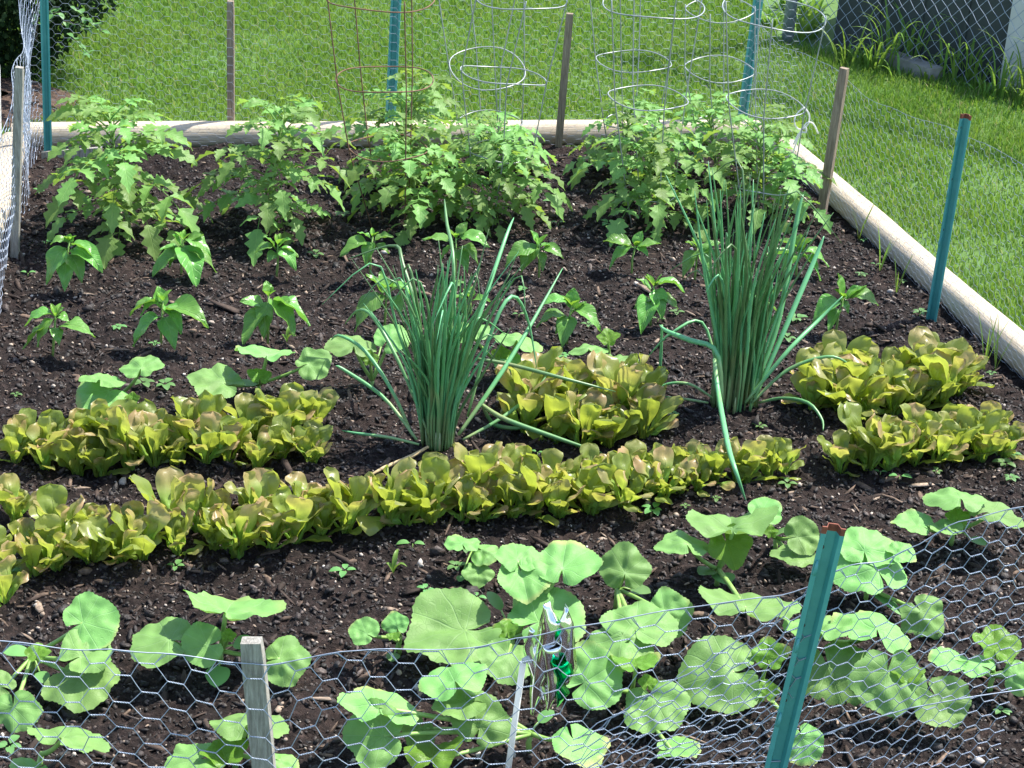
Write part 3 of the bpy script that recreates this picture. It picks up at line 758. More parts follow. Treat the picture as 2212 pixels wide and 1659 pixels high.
PEP = [((140, 622), (150, 522), [(100, 615), (140, 630), (178, 612), (222, 590), (108, 528), (152, 505), (205, 560)], 'pepper plant with long drooping leaves, leftmost of the far row'),
 ((392, 600), (396, 518), [(330, 600), (365, 580), (425, 625), (467, 590), (345, 540), (440, 508), (455, 555), (372, 506)], 'full leafy pepper plant, second from the left in the far row'),
 ((597, 592), (600, 528), [(550, 548), (572, 510), (628, 516), (640, 585), (578, 568), (645, 555)], 'small sparse pepper plant in front of the second tomato plant'),
 ((800, 600), (805, 512), [(735, 555), (790, 578), (850, 512), (772, 502), (840, 548)], 'pepper plant with a big pale curled leaf in front of the rusty cage'),
 ((985, 600), (985, 515), [(912, 517), (1010, 480), (1057, 535), (1010, 592), (950, 568), (1035, 575)], 'pepper plant with an upright tip just behind the left onion clump'),
 ((1165, 597), (1165, 528), [(1090, 577), (1145, 497), (1125, 592), (1217, 560), (1190, 530), (1172, 587)], 'pepper plant between the onion clumps in the far row, its leaves touching onion tips'),
 ((1365, 592), (1372, 532), [(1303, 521), (1388, 499), (1428, 527), (1315, 582), (1400, 555)], 'spindly pepper plant with an upright leaf below the front silver cage'),
 ((1500, 610), (1507, 535), [(1475, 602), (1480, 522), (1542, 542), (1532, 602), (1557, 524)], 'pepper plant half hidden on the left edge of the right onion clump'),
 ((1720, 602), (1725, 540), [(1655, 552), (1680, 518), (1757, 516), (1790, 577), (1772, 607), (1730, 503), (1690, 592)], 'leafy pepper plant at the right end of the far row beside the brown stake'),
 ((112, 768), (120, 683), [(52, 706), (80, 750), (205, 730), (128, 748), (50, 755), (138, 664), (150, 697)], 'leftmost pepper plant of the near pepper row, with pale leaves'),
 ((347, 752), (352, 650), [(280, 682), (288, 749), (378, 757), (450, 710), (405, 682), (340, 617), (392, 722), (303, 682)], 'pepper plant with spread shiny leaves, second from left of the near pepper row'),
 ((578, 738), (580, 640), [(525, 747), (570, 735), (635, 727), (668, 705), (518, 652), (626, 652), (575, 606)], 'dark leaved pepper plant, third from left in the near pepper row'),
 ((830, 722), (836, 625), [(765, 717), (895, 641), (790, 592), (820, 587), (880, 612), (868, 692)], 'pepper plant seen through the left side of the left onion clump'),
 ((1225, 737), (1235, 660), [(1158, 707), (1214, 752), (1297, 717), (1240, 621), (1267, 652), (1168, 662), (1200, 722)], 'glossy pepper plant right of the left onion clump, above the squash seedling'),
 ((1405, 702), (1412, 618), [(1375, 602), (1480, 632), (1430, 592), (1370, 667), (1430, 692), (1465, 667), (1385, 722)], 'thin tall pepper plant just left of the right onion clump'),
 ((1805, 722), (1822, 645), [(1810, 590), (1755, 697), (1898, 660), (1872, 617), (1832, 677), (1790, 717)], 'pepper plant with a yellowed lower leaf, right of the right onion clump'),
 ((1015, 692), (1015, 645), [(975, 642), (1060, 652), (1020, 622), (1000, 687)], 'pepper plant hidden behind the middle of the left onion clump'),
 ((1640, 692), (1650, 640), [(1600, 642), (1690, 627), (1665, 602), (1682, 682)], 'pepper plant hidden behind the middle of the right onion clump')]
for i, a in enumerate(PEP): pepper_plant(*a, seed=200 + i)

# ------------------------------------------------------------------ squash plants
def squash_leaf(mb, C0, n, notch, R, seed, young=False):
    """round toothed leaf with a heart notch; C0 centre, n normal, notch direction in the leaf plane, returns the stalk point"""
    r = random.Random(seed)
    e2 = -notch; e2 = (e2 - n * e2.dot(n)).normalized(); e1 = e2.cross(n).normalized()
    org = C0 - e2 * R * .38
    nr, na_ = 8, 84; a0 = math.radians(9); vs = [org]; cs = [(0, 0, 0)]
    k1, k2, k3 = r.uniform(-.30, .10), r.uniform(.03, .10), r.uniform(0, 6.28)
    fold = r.choice((-.34, -.2, -.05, .2, .34)) + r.uniform(-.06, .06); asym = r.uniform(-.13, .13); lob = r.uniform(.015, .075); ph4 = r.uniform(0, 6.28)
    if young: fold = r.uniform(.35, .6); k2 = .14; lob = .12
    for i in range(1, nr + 1):
        f = i / nr
        for j in range(na_ + 1):
            th = -math.pi + a0 + (2 * math.pi - 2 * a0) * j / na_
            rad = 1.06 + .30 * math.cos(th) - .05 * math.cos(2 * th) + asym * math.sin(th)
            rad *= 1 + lob * math.cos(5 * th + .3) + .13 * mnoise.noise(Vector((math.sin(th) * 1.5 + seed * 1.7, math.cos(th) * 1.5, 4))) + .05 * mnoise.noise(Vector((math.sin(th) * 4 + seed, math.cos(th) * 3, 1))) + (.013 * (1 if j % 2 else -1) if i == nr else 0)
            edge = abs(th) / math.pi
            if edge > .8: rad *= 1 - .30 * ((edge - .8) / .2) ** 2
            x = math.sin(th) * rad * f; y = math.cos(th) * rad * f
            z = k1 * f * f * .45 + k2 * math.sin(3 * th + k3) * f * f + fold * abs(x) * .6 - .02 * math.cos(9 * th) * f * f * .35
            z += .17 * mnoise.noise(Vector((x * 2.3 + seed, y * 2.3, 0))) + .35 * max(0, edge - .82) * f - .12 * max(y - .5, 0) ** 2
            vs.append(org + (e1 * x + e2 * y + n * z) * R); cs.append((x, y, 0))
    w = na_ + 1; fs = [(0, 1 + j + 1, 1 + j) for j in range(na_)]
    fs += [(1 + (i - 1) * w + j, 1 + (i - 1) * w + j + 1, 1 + i * w + j + 1, 1 + i * w + j) for i in range(1, nr) for j in range(na_)]
    mb.add(vs, fs, cs); return org
def cot_prof(s): return math.sin(math.pi * s ** .85) ** .6

def squash_plant(base, leaves, label, seed, name='squash_plant'):
    """leaves: (cx, cy, w, h, notch angle, kind, lift)  kind l leaf, y young, c seed leaf"""
    r = random.Random(seed); b = P(*base); sc = SC(b)
    root = thing(name, label, 'squash plant', b, 'squash and cucumber seedlings')
    m = MB(); hub = Vector((0, 0, .035))
    m.tube([Vector((0, 0, -.02)), Vector((r.uniform(-.004, .004), 0, .015)), hub], [.0055, .005, .0045], 8); m.build('stem', M['stalk'], root)
    for i, q in enumerate(leaves):
        cx, cy, w, h = q[:4]; na_ = q[4] if len(q) > 4 else 270; kind = q[5] if len(q) > 5 else 'l'
        z = q[6] if len(q) > 6 else min(max(.055 + .62 * (base[1] - cy) / sc, .03), .24)
        if kind == 'c' and len(q) < 7: z = min(max(.03 + .5 * (base[1] - cy) / sc, .015), .1)
        C0 = P(cx, cy, z); s2 = SC(C0)
        elev = math.asin((CAMH - z) / (C0 - CO).length)
        asp = min(h / w, 1.0) if h <= w else 1.0
        tau = math.asin(min(asp, .985)) - elev
        rot = r.uniform(-.2, .2)
        n = (Matrix.Rotation(rot, 3, 'Y') @ Vector((0, -math.sin(tau), math.cos(tau)))).normalized()
        e1 = Vector((1, 0, 0)); e1 = (e1 - n * e1.dot(n)).normalized(); e2 = n.cross(e1)
        al = math.radians(na_); nd = (e1 * math.cos(al) + e2 * (math.sin(al) / max(asp, .35))).normalized()
        mm = MB()
        if kind == 'c':
            L = max(w, h) / s2; dirv = (C0 - (b + hub)); dirv.z *= .5; dirv.normalize()
            A = C0 - dirv * L * .5 - b; T = C0 + dirv * L * .5 - b; T.z = max(T.z, .01); A.z = max(A.z, .012)
            blade(mm, A, (A + T) / 2 + Vector((0, 0, L * .1)), T, min(w, h) / s2 * .55 + .002, cot_prof, ns=9, nt=5, fold=.1, wave=.03, rnd=r)
            lf = mm.build('seed_leaf', M['cotyledon'], root); at_ = A
            m = MB(); m.tube([hub, (hub + at_) / 2 + Vector((0, 0, .004)), at_], [.002, .0018, .0018], 6); m.build('stalk', M['stalk'], lf)
            continue
        R = w / 2 / s2 * 1.01
        C0 = C0 + Vector((r.uniform(-.002, .002), 0, r.uniform(-.012, .012)))
        org = squash_leaf(mm, C0 - b, n, nd, R, seed * 31 + i, kind == 'y')
        lf = mm.build('young_leaf' if kind == 'y' else 'leaf', M['squash_young' if kind == 'y' else 'squash'], root)
        st = org - n * .002; ctl = hub.lerp(st, .55) + Vector((0, 0, -.012 + .1 * (st - hub).length)) - n * .012
        m = MB(); rad = .0028 + .0011 * R / .05
        m.tube([bez(hub, ctl, st, k / 9) for k in range(10)], [rad * (1.2 - .3 * k / 9) for k in range(10)], 8); m.build('stalk', M['stalk'], lf)
    return root
SQ = [
 ((72, 1450), [(202, 1333, 116, 108, 205), (192, 1413, 107, 75, 215), (180, 1476, 138, 100, 105), (30, 1536, 97, 100, 100), (-12, 1480, 75, 62, 350), (80, 1403, 46, 40, 270, 'y'), (37, 1410, 40, 60, 0, 'c'), (92, 1464, 45, 25, 0, 'c')], 'squash seedling with large round leaves at the left border, behind the near wire'),
 ((478, 1440), [(493, 1314, 177, 46, 268), (343, 1371, 133, 88, 345), (435, 1410, 88, 85, 20), (622, 1423, 97, 88, 185), (470, 1462, 45, 70, 0, 'c'), (527, 1390, 50, 45, 0, 'c'), (493, 1383, 28, 28, 270, 'y')], 'squash seedling left of the square topped grey stake, one flat leaf raised high'),
 ((505, 1660), [(540, 1553, 142, 58, 268), (410, 1642, 118, 70, 10), (480, 1622, 85, 60, 300, 'y'), (620, 1648, 64, 42, 180)], 'squash seedling right behind the foot of the grey stake at the bottom edge'),
 ((92, 1665), [(145, 1600, 152, 42, 265), (62, 1660, 80, 34, 20)], 'squash seedling with one wide flat leaf at the bottom left corner'),
 ((864, 1408), [(780, 1363, 60, 54, 335), (855, 1339, 50, 50, 285), (849, 1420, 30, 24, 0, 'c'), (850, 1385, 26, 18, 270, 'y')], 'tiny squash seedling left of the biggest round leaf in the middle'),
 ((1106, 1412), [(968, 1364, 196, 138, 15), (1190, 1333, 158, 127, 205), (1217, 1214, 126, 92, 262), (1128, 1264, 104, 88, 110), (1115, 1198, 88, 60, 280), (1068, 1298, 58, 24, 0, 'c'), (1098, 1358, 44, 40, 270, 'y'), (1090, 1440, 108, 88, 70, 'l', .08), (1057, 1388, 64, 38, 0)], 'largest squash plant in the middle, its leaves around the foil spinner'),
 ((1022, 1212), [(997, 1174, 68, 34, 300), (1050, 1189, 60, 42, 160), (1032, 1231, 57, 50, 95), (995, 1250, 22, 14, 0, 'c')], 'small three leaved squash seedling just below the long lettuce row'),
 ((1330, 1305), [(1353, 1220, 97, 97, 262), (1377, 1336, 146, 98, 262, 'l', .12), (1455, 1316, 92, 92, 200, 'l', .11), (1340, 1398, 125, 88, 80, 'l', .10), (1384, 1277, 46, 34, 0, 'c')], 'squash plant right of the foil spinner with a round upright leaf'),
 ((1360, 1530), [(1284, 1468, 132, 132, 215), (1372, 1440, 82, 34, 270, 'y'), (1397, 1470, 34, 40, 270, 'y'), (1425, 1520, 125, 110, 120), (1470, 1620, 95, 40, 180)], 'squash plant right of the white stick, one big shaded leaf against the foil'),
 ((1145, 1620), [(977, 1468, 130, 75, 300), (985, 1528, 122, 58, 0), (1047, 1558, 112, 112, 250), (815, 1513, 150, 72, 300), (803, 1592, 126, 126, 0), (933, 1630, 106, 62, 270, 'y'), (903, 1572, 66, 66, 60, 'l', .05), (1250, 1620, 112, 76, 130), (1180, 1548, 26, 44, 0, 'c')], 'big squash plant at the bottom middle, left and right of the white stick'),
 ((1548, 1262), [(1582, 1128, 162, 58, 268), (1475, 1166, 106, 48, 300), (1575, 1183, 86, 78, 110, 'y'), (1607, 1293, 180, 60, 265, 'l', .14), (1660, 1095, 72, 54, 200), (1525, 1236, 35, 45, 0, 'c'), (1563, 1250, 48, 44, 0, 'c')], 'squash plant with wide level leaves above the near wire, left of the front green post'),
 ((1671, 1192), [(1688, 1150, 36, 30, 0, 'c'), (1738, 1160, 78, 74, 190), (1720, 1195, 86, 40, 60), (1665, 1150, 26, 26, 270, 'y')], 'small squash seedling touching the front green post on its left'),
 ((1868, 1300), [(1871, 1166, 122, 82, 262), (1885, 1215, 150, 106, 300), (1948, 1195, 62, 40, 200), (1918, 1306, 90, 22, 0, 'c'), (1998, 1340, 92, 92, 130)], 'squash plant directly right of the front green post top'),
 ((1830, 1420), [(1890, 1353, 150, 74, 265), (1765, 1353, 126, 50, 280), (1800, 1463, 150, 140, 110)], 'squash plant crossed by the front green post, leaves low and wide'),
 ((1638, 1520), [(1551, 1460, 168, 150, 10), (1660, 1410, 66, 72, 270, 'y'), (1655, 1483, 46, 48, 270, 'y'), (1741, 1598, 86, 86, 110, 'l', .06), (1620, 1490, 50, 40, 180)], 'squash plant left of the front green post with one huge round leaf'),
 ((1935, 1545), [(1915, 1480, 144, 140, 80), (2041, 1518, 112, 104, 130), (1960, 1440, 60, 46, 270, 'y')], 'squash plant at the near right with two broad leaves behind fine wire'),
 ((2141, 1492), [(2151, 1383, 86, 76, 265, 'y'), (2048, 1410, 82, 44, 345), (2108, 1433, 76, 42, 340), (2158, 1458, 42, 40, 0, 'c'), (2205, 1450, 66, 66, 190)], 'squash seedling with crinkled young leaf near the right border'),
 ((2055, 1175), [(1970, 1125, 86, 42, 345), (2037, 1138, 72, 30, 340), (2068, 1108, 44, 40, 270, 'y'), (2065, 1076, 112, 44, 275), (2160, 1110, 122, 48, 190), (2113, 1170, 40, 28, 0, 'c')], 'squash plant below the right lettuce row at the right border'),
 ((262, 880), [(310, 785, 82, 46, 262), (215, 850, 106, 74, 25), (220, 820, 86, 22, 280), (287, 852, 26, 34, 270, 'y'), (270, 890, 40, 17, 0, 'c')], 'squash seedling with a yellow patched leaf above the left lettuce row'),
 ((560, 858), [(463, 820, 110, 58, 350), (580, 765, 114, 24, 265), (678, 773, 74, 62, 205), (535, 830, 46, 35, 0, 'c'), (563, 803, 44, 32, 270, 'y')], 'squash seedling with three spread leaves left of the left onion clump'),
 ((804, 850), [(765, 735, 92, 44, 280), (850, 727, 70, 58, 230), (800, 775, 32, 36, 270, 'y'), (833, 718, 34, 44, 0, 'c')], 'squash seedling behind the left side of the left onion clump'),
 ((1085, 822), [(1174, 787, 108, 50, 200), (1118, 738, 92, 34, 250), (1012, 715, 76, 44, 300), (1100, 785, 58, 44, 150), (1080, 770, 32, 34, 270, 'y')], 'squash seedling on the right behind the left onion clump'),
 ((1317, 812), [(1333, 766, 72, 24, 265), (1270, 742, 74, 20, 275), (1350, 828, 92, 44, 110), (1315, 722, 40, 34, 270, 'y'), (1263, 805, 48, 22, 0, 'c')], 'squash seedling between the glossy pepper and the middle lettuce block'),
]
for i, a in enumerate(SQ): squash_plant(*a, seed=300 + i)

# ------------------------------------------------------------------ lettuce
def lett_prof(s):
    return (.20 + .10 * s) * (1 - s) ** .3 * (1 if s < .2 else 1) * min(1, 1) if s < .25 else max(.0, (.22 + .78 * math.sin(min((s - .20) / .60, 1) * math.pi / 2) ** 1.3) * (1 if s < .74 else max(0, 1 - ((s - .74) / .26) ** 3.2) ** .5))
LPROTO = []
def lettuce_proto(k):
    r = random.Random(900 + k); leaves = []
    n = r.randint(9, 13)
    for i in range(n):
        f = i / (n - 1); az = i * 2.4 + r.uniform(-.5, .5)
        el = math.radians(r.uniform(18, 45) if i < 2 else r.uniform(54, 86)); L = r.uniform(.055, .085) if i < 2 else r.uniform(.070, .118)
        if i > n - 3: L *= .75
        d = Vector((math.cos(az), math.sin(az), 0)); A = d * .006
        T = A + d * L * math.cos(el) + Vector((0, 0, L * math.sin(el)))
        bend = r.uniform(-.05, .35)
        Cc = A + d * L * .42 * math.cos(el) * (1 - bend) + Vector((0, 0, L * .58 * math.sin(el) + L * .06))
        T = T + d * L * bend * .55 - Vector((0, 0, L * bend * .22))
        if i < 2: T.z = max(T.z, .012)
        mm = MB(); blade(mm, A, Cc, T, L * r.uniform(.20, .28), lett_prof, ns=17, nt=9, pucker=.35, fold=r.uniform(-.15, .45), wave=r.uniform(.04, .14), rollv=r.uniform(-.45, .45), rnd=r, cup=r.uniform(-.35, .15))
        leaves.append(mm)
    return leaves
def lettuce_first(k, first):
    objs = []
    for mm in lettuce_proto(k): objs.append(mm.build('leaf', M['lettuce'], first))
    return objs
LMESH = {}
def place_lettuce(w, sc, label, group, r):
    k = r.randrange(16)
    root = thing('lettuce', label, 'lettuce', w, group)
    root.rotation_euler = (r.uniform(-.12, .12), r.uniform(-.12, .12), r.uniform(0, 6.28)); root.scale = (sc, sc, sc * r.uniform(.9, 1.12))
    if k not in LMESH: LMESH[k] = lettuce_first(k, root)
    else:
        for s in LMESH[k]:
            c = s.copy(); COL.objects.link(c); c.parent = root
def line_pts(poly, step, r):
    W = [P(x, y) for x, y in poly]; out = []; carry = 0
    for a, b_ in zip(W, W[1:]):
        L = (b_ - a).length; s = carry
        while s < L: out.append(a.lerp(b_, s / L)); s += step * r.uniform(.8, 1.2)
        carry = s - L
    return out
rl = random.Random(77)
def lrow(polys, step, sc, label, group):
    for poly in polys:
        for w in line_pts(poly, step, rl):
            w = w + Vector((rl.uniform(-.010, .010), rl.uniform(-.012, .012), 0)); w.z = soil_h(w.x, w.y) - .003
            place_lettuce(w, sc * rl.uniform(.72, 1.2), label, group, rl)
lrow([[(40, 1008), (200, 1012), (420, 1008), (600, 1000), (720, 985)], [(60, 985), (250, 975), (430, 968), (700, 940)]], .058, 1.05, 'bronze tipped lettuce packed in the short row at the left, above the long row', 'lettuces in the upper left row')
lrow([[(0, 1240), (120, 1232), (320, 1205), (560, 1180), (800, 1150)], [(60, 1190), (300, 1165), (560, 1135), (820, 1110)]], .058, 1.08, 'pale green lettuce packed in the left half of the long front row', 'lettuces in the left half of the long row')
lrow([[(830, 1140), (1000, 1118), (1200, 1112), (1350, 1098)], [(860, 1105), (1100, 1085), (1330, 1065)]], .060, 1.05, 'green lettuce packed in the long front row right below the left onion clump', 'lettuces in the middle of the long row')
lrow([[(1390, 1088), (1500, 1075), (1600, 1050), (1700, 1025)], [(1290, 1045), (1420, 1055), (1530, 1035)]], .046, .85, 'small lettuce at the thin right end of the long front row', 'lettuces at the right end of the long row')
lrow([[(1130, 935), (1220, 955), (1330, 962), (1440, 945)], [(1150, 905), (1280, 925), (1420, 910)], [(1200, 880), (1330, 885), (1400, 880)]], .064, 1.2, 'bronze lettuce in the compact block between the two onion clumps', 'lettuces between the onion clumps')
lrow([[(1760, 895), (1850, 905), (1960, 895), (2080, 870)], [(1740, 870), (1880, 870), (2000, 860), (2110, 850)], [(1800, 835), (1950, 840), (2090, 830)]], .066, 1.25, 'large olive lettuce in the upper block by the right timber', 'lettuces in the upper right block')
lrow([[(1815, 1018), (1890, 1020), (1990, 1008), (2100, 988), (2215, 972)], [(1860, 990), (1990, 978), (2180, 948)]], .062, 1.12, 'yellowish bronze lettuce in the lower row at the right border', 'lettuces in the lower right row')
w = P(32, 1130); place_lettuce(w, .95, 'single lettuce standing apart at the left border between the two rows', 'stray lettuce', rl)
w = P(10, 1305); place_lettuce(w, .9, 'lettuce with a fallen pale leaf at the left border under the long row', 'stray lettuce', rl)

# ------------------------------------------------------------------ onions
def onion_leaf(root, pts, r0, seed):
    rr = random.Random(seed); n = 14; P_ = []
    k = len(pts) - 1
    for i in range(n + 1):
        t = i / n * k; j = min(int(t), k - 1); f = t - j
        a, b_ = pts[j], pts[j + 1]; pm = pts[max(j - 1, 0)]; pn = pts[min(j + 2, k)]
        P_.append(.5 * ((2 * a) + (b_ - pm) * f + (2 * pm - 5 * a + 4 * b_ - pn) * f * f + (3 * a - pm - 3 * b_ + pn) * f ** 3))
    m = MB(); m.tube(P_, [r0 * (.75 + .5 * math.sin(min(i / n * 2.2, 1.57))) * (1 - (i / n) ** 3 * .86) for i in range(n + 1)], 8)
    return m.build('leaf', M['onion'], root)
def onion_clump(base, label, seed, specs, nrand, hmax, lean, cut=.15, wide=.05):
    r = random.Random(seed); b = P(*base); sc = SC(b)
    root = thing('onion_clump', label, 'onion', b, 'clumps of green onions')
    for i in range(9):
        az = r.uniform(0, 6.28); d = Vector((math.cos(az), math.sin(az), 0)); q = d * r.uniform(.005, wide)
        m = MB(); m.tube([q * .8 + Vector((0, 0, -.02)), q + Vector((0, 0, .02)), q * 1.2 + Vector((0, 0, .05))], [.0042, .0036, .001], 8); m.build('shank', M['onion_base'], root)
    for i in range(nrand):
        az = r.uniform(0, 6.28); rad = wide * math.sqrt(r.random()); d = Vector((math.cos(az) * 1.1, math.sin(az) * .7, 0))
        A = Vector((math.cos(az) * rad, math.sin(az) * rad * .7, 0))
        Ht = hmax * r.uniform(.45, 1.0) ** .8; sp = (r.random() ** 1.4) * lean * Ht * 1.1
        T = A + d * sp + Vector((r.uniform(-.02, .03), 0, Ht))
        pts = [A, A + d * sp * .10 + Vector((0, 0, Ht * .28)), A + d * sp * .42 + Vector((r.uniform(-.02, .02), r.uniform(-.015, .015), Ht * .64)), T]
        if r.random() < cut:                # bent tip
            dn = Vector((math.cos(az + r.uniform(-1, 1)), math.sin(az), -.8)); pts.append(T + dn * Ht * r.uniform(.1, .25))
        onion_leaf(root, pts, r.uniform(.0021, .0041), seed * 100 + i)
    for i, (sp, r0, zs) in enumerate(specs):   # single bent leaves measured from the photo
        pts = []
        for (x, y), z in zip(sp, zs): pts.append(P(x, y, z) - b)
        onion_leaf(root, pts, r0, seed * 777 + i)
    return root
onion_clump((945, 965), 'left clump of green onions with leaves fanning out low', 41, [
   ([(905, 960), (840, 945), (770, 936), (738, 930)], .0035, (.02, .035, .03, .02)),
   ([(900, 950), (830, 860), (745, 800), (725, 790)], .004, (.03, .10, .16, .17)),
   ([(890, 940), (850, 850), (790, 760), (735, 725), (715, 735)], .004, (.03, .12, .18, .2, .17)),
   ([(930, 950), (870, 800), (810, 690), (775, 670), (745, 700)], .004, (.03, .17, .25, .25, .19)),
   ([(990, 940), (1060, 840), (1130, 730), (1215, 580)], .005, (.03, .12, .2, .3)),
   ([(1000, 950), (1080, 905), (1150, 850), (1185, 805)], .004, (.03, .06, .09, .12)),
   ([(1035, 870), (1090, 905), (1200, 945), (1300, 978)], .0055, (.09, .075, .05, .03)),
   ([(1030, 775), (1100, 787), (1220, 818), (1330, 846)], .0045, (.17, .16, .14, .11)),
   ([(1040, 870), (1065, 915), (1110, 925), (1140, 922)], .0048, (.08, .02, .015, .02)),
   ([(960, 940), (1030, 700), (1090, 520), (1110, 470)], .0045, (.03, .26, .40, .42)),
   ([(1010, 900), (1060, 720), (1105, 640), (1140, 690), (1160, 800)], .004, (.06, .25, .32, .24, .12)),
   ([(930, 940), (905, 700), (870, 570), (850, 530), (750, 560)], .0042, (.03, .25, .35, .37, .33)),
   ([(955, 940), (980, 600), (965, 480), (960, 430)], .004, (.03, .35, .42, .45))], 92, .485, .40, .12, .036)
onion_clump((1585, 880), 'taller right clump of green onions with one long fallen leaf', 42, [
   ([(1560, 870), (1548, 760), (1490, 735), (1440, 715), (1425, 702)], .006, (.05, .17, .18, .18, .17)),
   ([(1430, 702), (1428, 760), (1425, 800), (1422, 815)], .0035, (.17, .1, .05, .02)),
   ([(1543, 775), (1552, 850), (1572, 960), (1590, 1020), (1612, 1085)], .006, (.17, .12, .1, .09, .015)),
   ([(1640, 870), (1690, 860), (1745, 870), (1775, 905), (1778, 930)], .004, (.03, .06, .08, .06, .05)),
   ([(1625, 870), (1700, 800), (1790, 770), (1840, 790)], .004, (.03, .1, .14, .12)),
   ([(1610, 870), (1700, 760), (1770, 690), (1820, 640)], .0048, (.03, .15, .2, .25)),
   ([(1540, 860), (1490, 830), (1440, 830), (1410, 850)], .0035, (.03, .06, .05, .03)),
   ([(1530, 870), (1480, 862), (1430, 856)], .003, (.02, .03, .02)),
   ([(1560, 850), (1520, 700), (1450, 720), (1400, 770)], .0035, (.04, .18, .17, .1)),
   ([(1620, 860), (1680, 700), (1720, 480), (1735, 420)], .0062, (.04, .2, .42, .48)),
   ([(1630, 860), (1700, 700), (1760, 560), (1780, 510)], .006, (.04, .2, .33, .38))], 92, .60, .26, .08, .058)
straw = [P(775, 1040, .012), P(830, 1010, .02), P(890, 985, .02), P(925, 965, .03)]
m = MB(); m.tube(straw, [.002, .0045, .005, .003], 6)
tag(m.build('dry_onion_leaf', M['straw'], org=tuple(straw[0])), 'dry straw coloured onion leaf lying on soil below the left onion clump', 'dry leaf')

# ------------------------------------------------------------------ foil spinner on a white stick
Ys = FY(.05) + .16
a = PY(1098, 1659, Ys); t = PY(1131, 1424, Ys); d = (t - a).normalized(); foot = a - d * ((a.z + .03) / d.z)
root = thing('foil_spinner', 'white plastic stick with a twisted silver and green foil spinner', 'garden spinner', Vector((foot.x, foot.y, 0)))
og = root.location
rt_ = PY(1196, 1440, Ys - .01)
m = MB(); m.tube([foot - og, (foot + t) / 2 - og, t - d * .006 - og], .0052, 12); m.build('stick', M['white'], root)
m = MB(); m.tube([t - d * .004 - og, t + d * .001 + Vector((.006, 0, 0)) - og, PY(1150, 1428, Ys) - og, PY(1180, 1436, Ys) - og, rt_ - og, rt_ + Vector((.002, 0, .010)) - og], [.0052, .0058, .0045, .004, .0035, .003], 10); m.build('arm', M['white'], root)
def foil_blade(px, wpx, mat, tw0, tw1, off, curl=.012):
    c = [PY(x, y, Ys - .012 + o) for (x, y), o in zip(px, off)]
    mm = MB(); rows = []; cs = []; n = 16; k = len(c) - 1
    for i in range(n + 1):
        tt = i / n * k; j = min(int(tt), k - 1); f = tt - j; f = f
        p = c[j].lerp(c[j + 1], f); s = i / n
        wv = wpx[j] + (wpx[j + 1] - wpx[j]) * f; w_ = wv / SC(p) / 2
        ang = tw0 + (tw1 - tw0) * s
        sd = Vector((math.cos(ang), math.sin(ang), 0)); nn = Vector((-math.sin(ang), math.cos(ang), 0))
        row = []
        for q in range(7):
            x = -1 + q / 3; row.append(p + sd * (w_ * x) + nn * (curl * (x * x - .4) + .004 * math.sin(s * 8 + x * 2)) - og); cs.append((x, s, 0))
        rows.append(row)
    mm.grid(rows, cs); o = mm.build('foil_vane', M[mat], root)
    md = o.modifiers.new('thick', 'SOLIDIFY'); md.thickness = .0004
foil_blade([(1178, 1304), (1185, 1350), (1176, 1420), (1160, 1500), (1150, 1545)], [6, 46, 52, 30, 4], 'foil', -.5, .3, (0, -.01, 0, .01, .01))
foil_blade([(1225, 1312), (1224, 1350), (1222, 1400), (1224, 1450), (1216, 1480)], [5, 34, 44, 46, 20], 'foil', .5, -.2, (0, -.012, -.006, 0, 0))
foil_blade([(1150, 1360), (1146, 1400), (1160, 1450), (1176, 1520)], [10, 24, 30, 12], 'foil', .9, .2, (.01, .014, .01, 0))
foil_blade([(1190, 1400), (1196, 1460), (1196, 1500), (1184, 1535)], [40, 36, 30, 3], 'foil', -.2, .5, (-.012, -.014, -.01, -.01))
foil_blade([(1212, 1432), (1216, 1460), (1206, 1480), (1212, 1505), (1205, 1525)], [46, 48, 16, 26, 3], 'foilgreen', .2, -.5, (-.018, -.022, -.014, -.016, -.012), .02)
foil_blade([(1204, 1340), (1206, 1365), (1200, 1385)], [8, 22, 8], 'foilgreen', .3, -.2, (-.006, -.008, -.006))

# ------------------------------------------------------------------ weed seedlings
rw = random.Random(55)
def weed(w, s, label='tiny weed seedling sprouting from the bare dark soil', group='weed seedlings in the soil'):
    root = thing('weed_seedling', label, 'weed', w, group); m = MB(); n = rw.choice((2, 4, 4, 5, 6))
    for i in range(n):
        az = i * 6.283 / n + rw.uniform(-.3, .3); L = s * rw.uniform(.6, 1.1); d = Vector((math.cos(az), math.sin(az), 0))
        A = Vector((0, 0, s * .35)); blade(m, A, A + d * L * .5 + Vector((0, 0, L * .3)), A + d * L + Vector((0, 0, L * .05)), L * .27, cot_prof, t0=.15, ns=5, nt=3, fold=.2, rnd=rw)
    m.build('leaves', M['weed'], root)
    m = MB(); m.tube([Vector((0, 0, -.01)), Vector((.001, 0, s * .35))], .0011, 5); m.build('stem', M['stalk'], root)
WP = [(35, 850), (60, 595), (380, 1225), (985, 1222), (920, 1285), (1005, 1195), (1480, 425), (1190, 445), (775, 430), (740, 470), (1315, 498), (1205, 490), (1255, 385), (1865, 525), (1890, 585), (1950, 610), (1860, 600), (2040, 610), (1985, 690), (2140, 805), (2185, 985), (2180, 1045), (2170, 1010), (2020, 1040), (1940, 1045), (1900, 1030), (1640, 925), (1700, 735), (1720, 695), (680, 552), (100, 525), (85, 420), (310, 840), (356, 838), (985, 625), (1130, 625), (1215, 780), (1290, 785), (1420, 700), (1460, 690), (1455, 900), (1480, 1110), (1410, 1115), (1700, 1055), (1160, 985), (745, 1240), (985, 1295), (1030, 1300), (890, 1190), (20, 1240), (2180, 760), (1960, 580), (1545, 1090), (1335, 500), (335, 745), (255, 715), (1120, 690), (20, 1625), (2160, 1540), (1270, 700)]
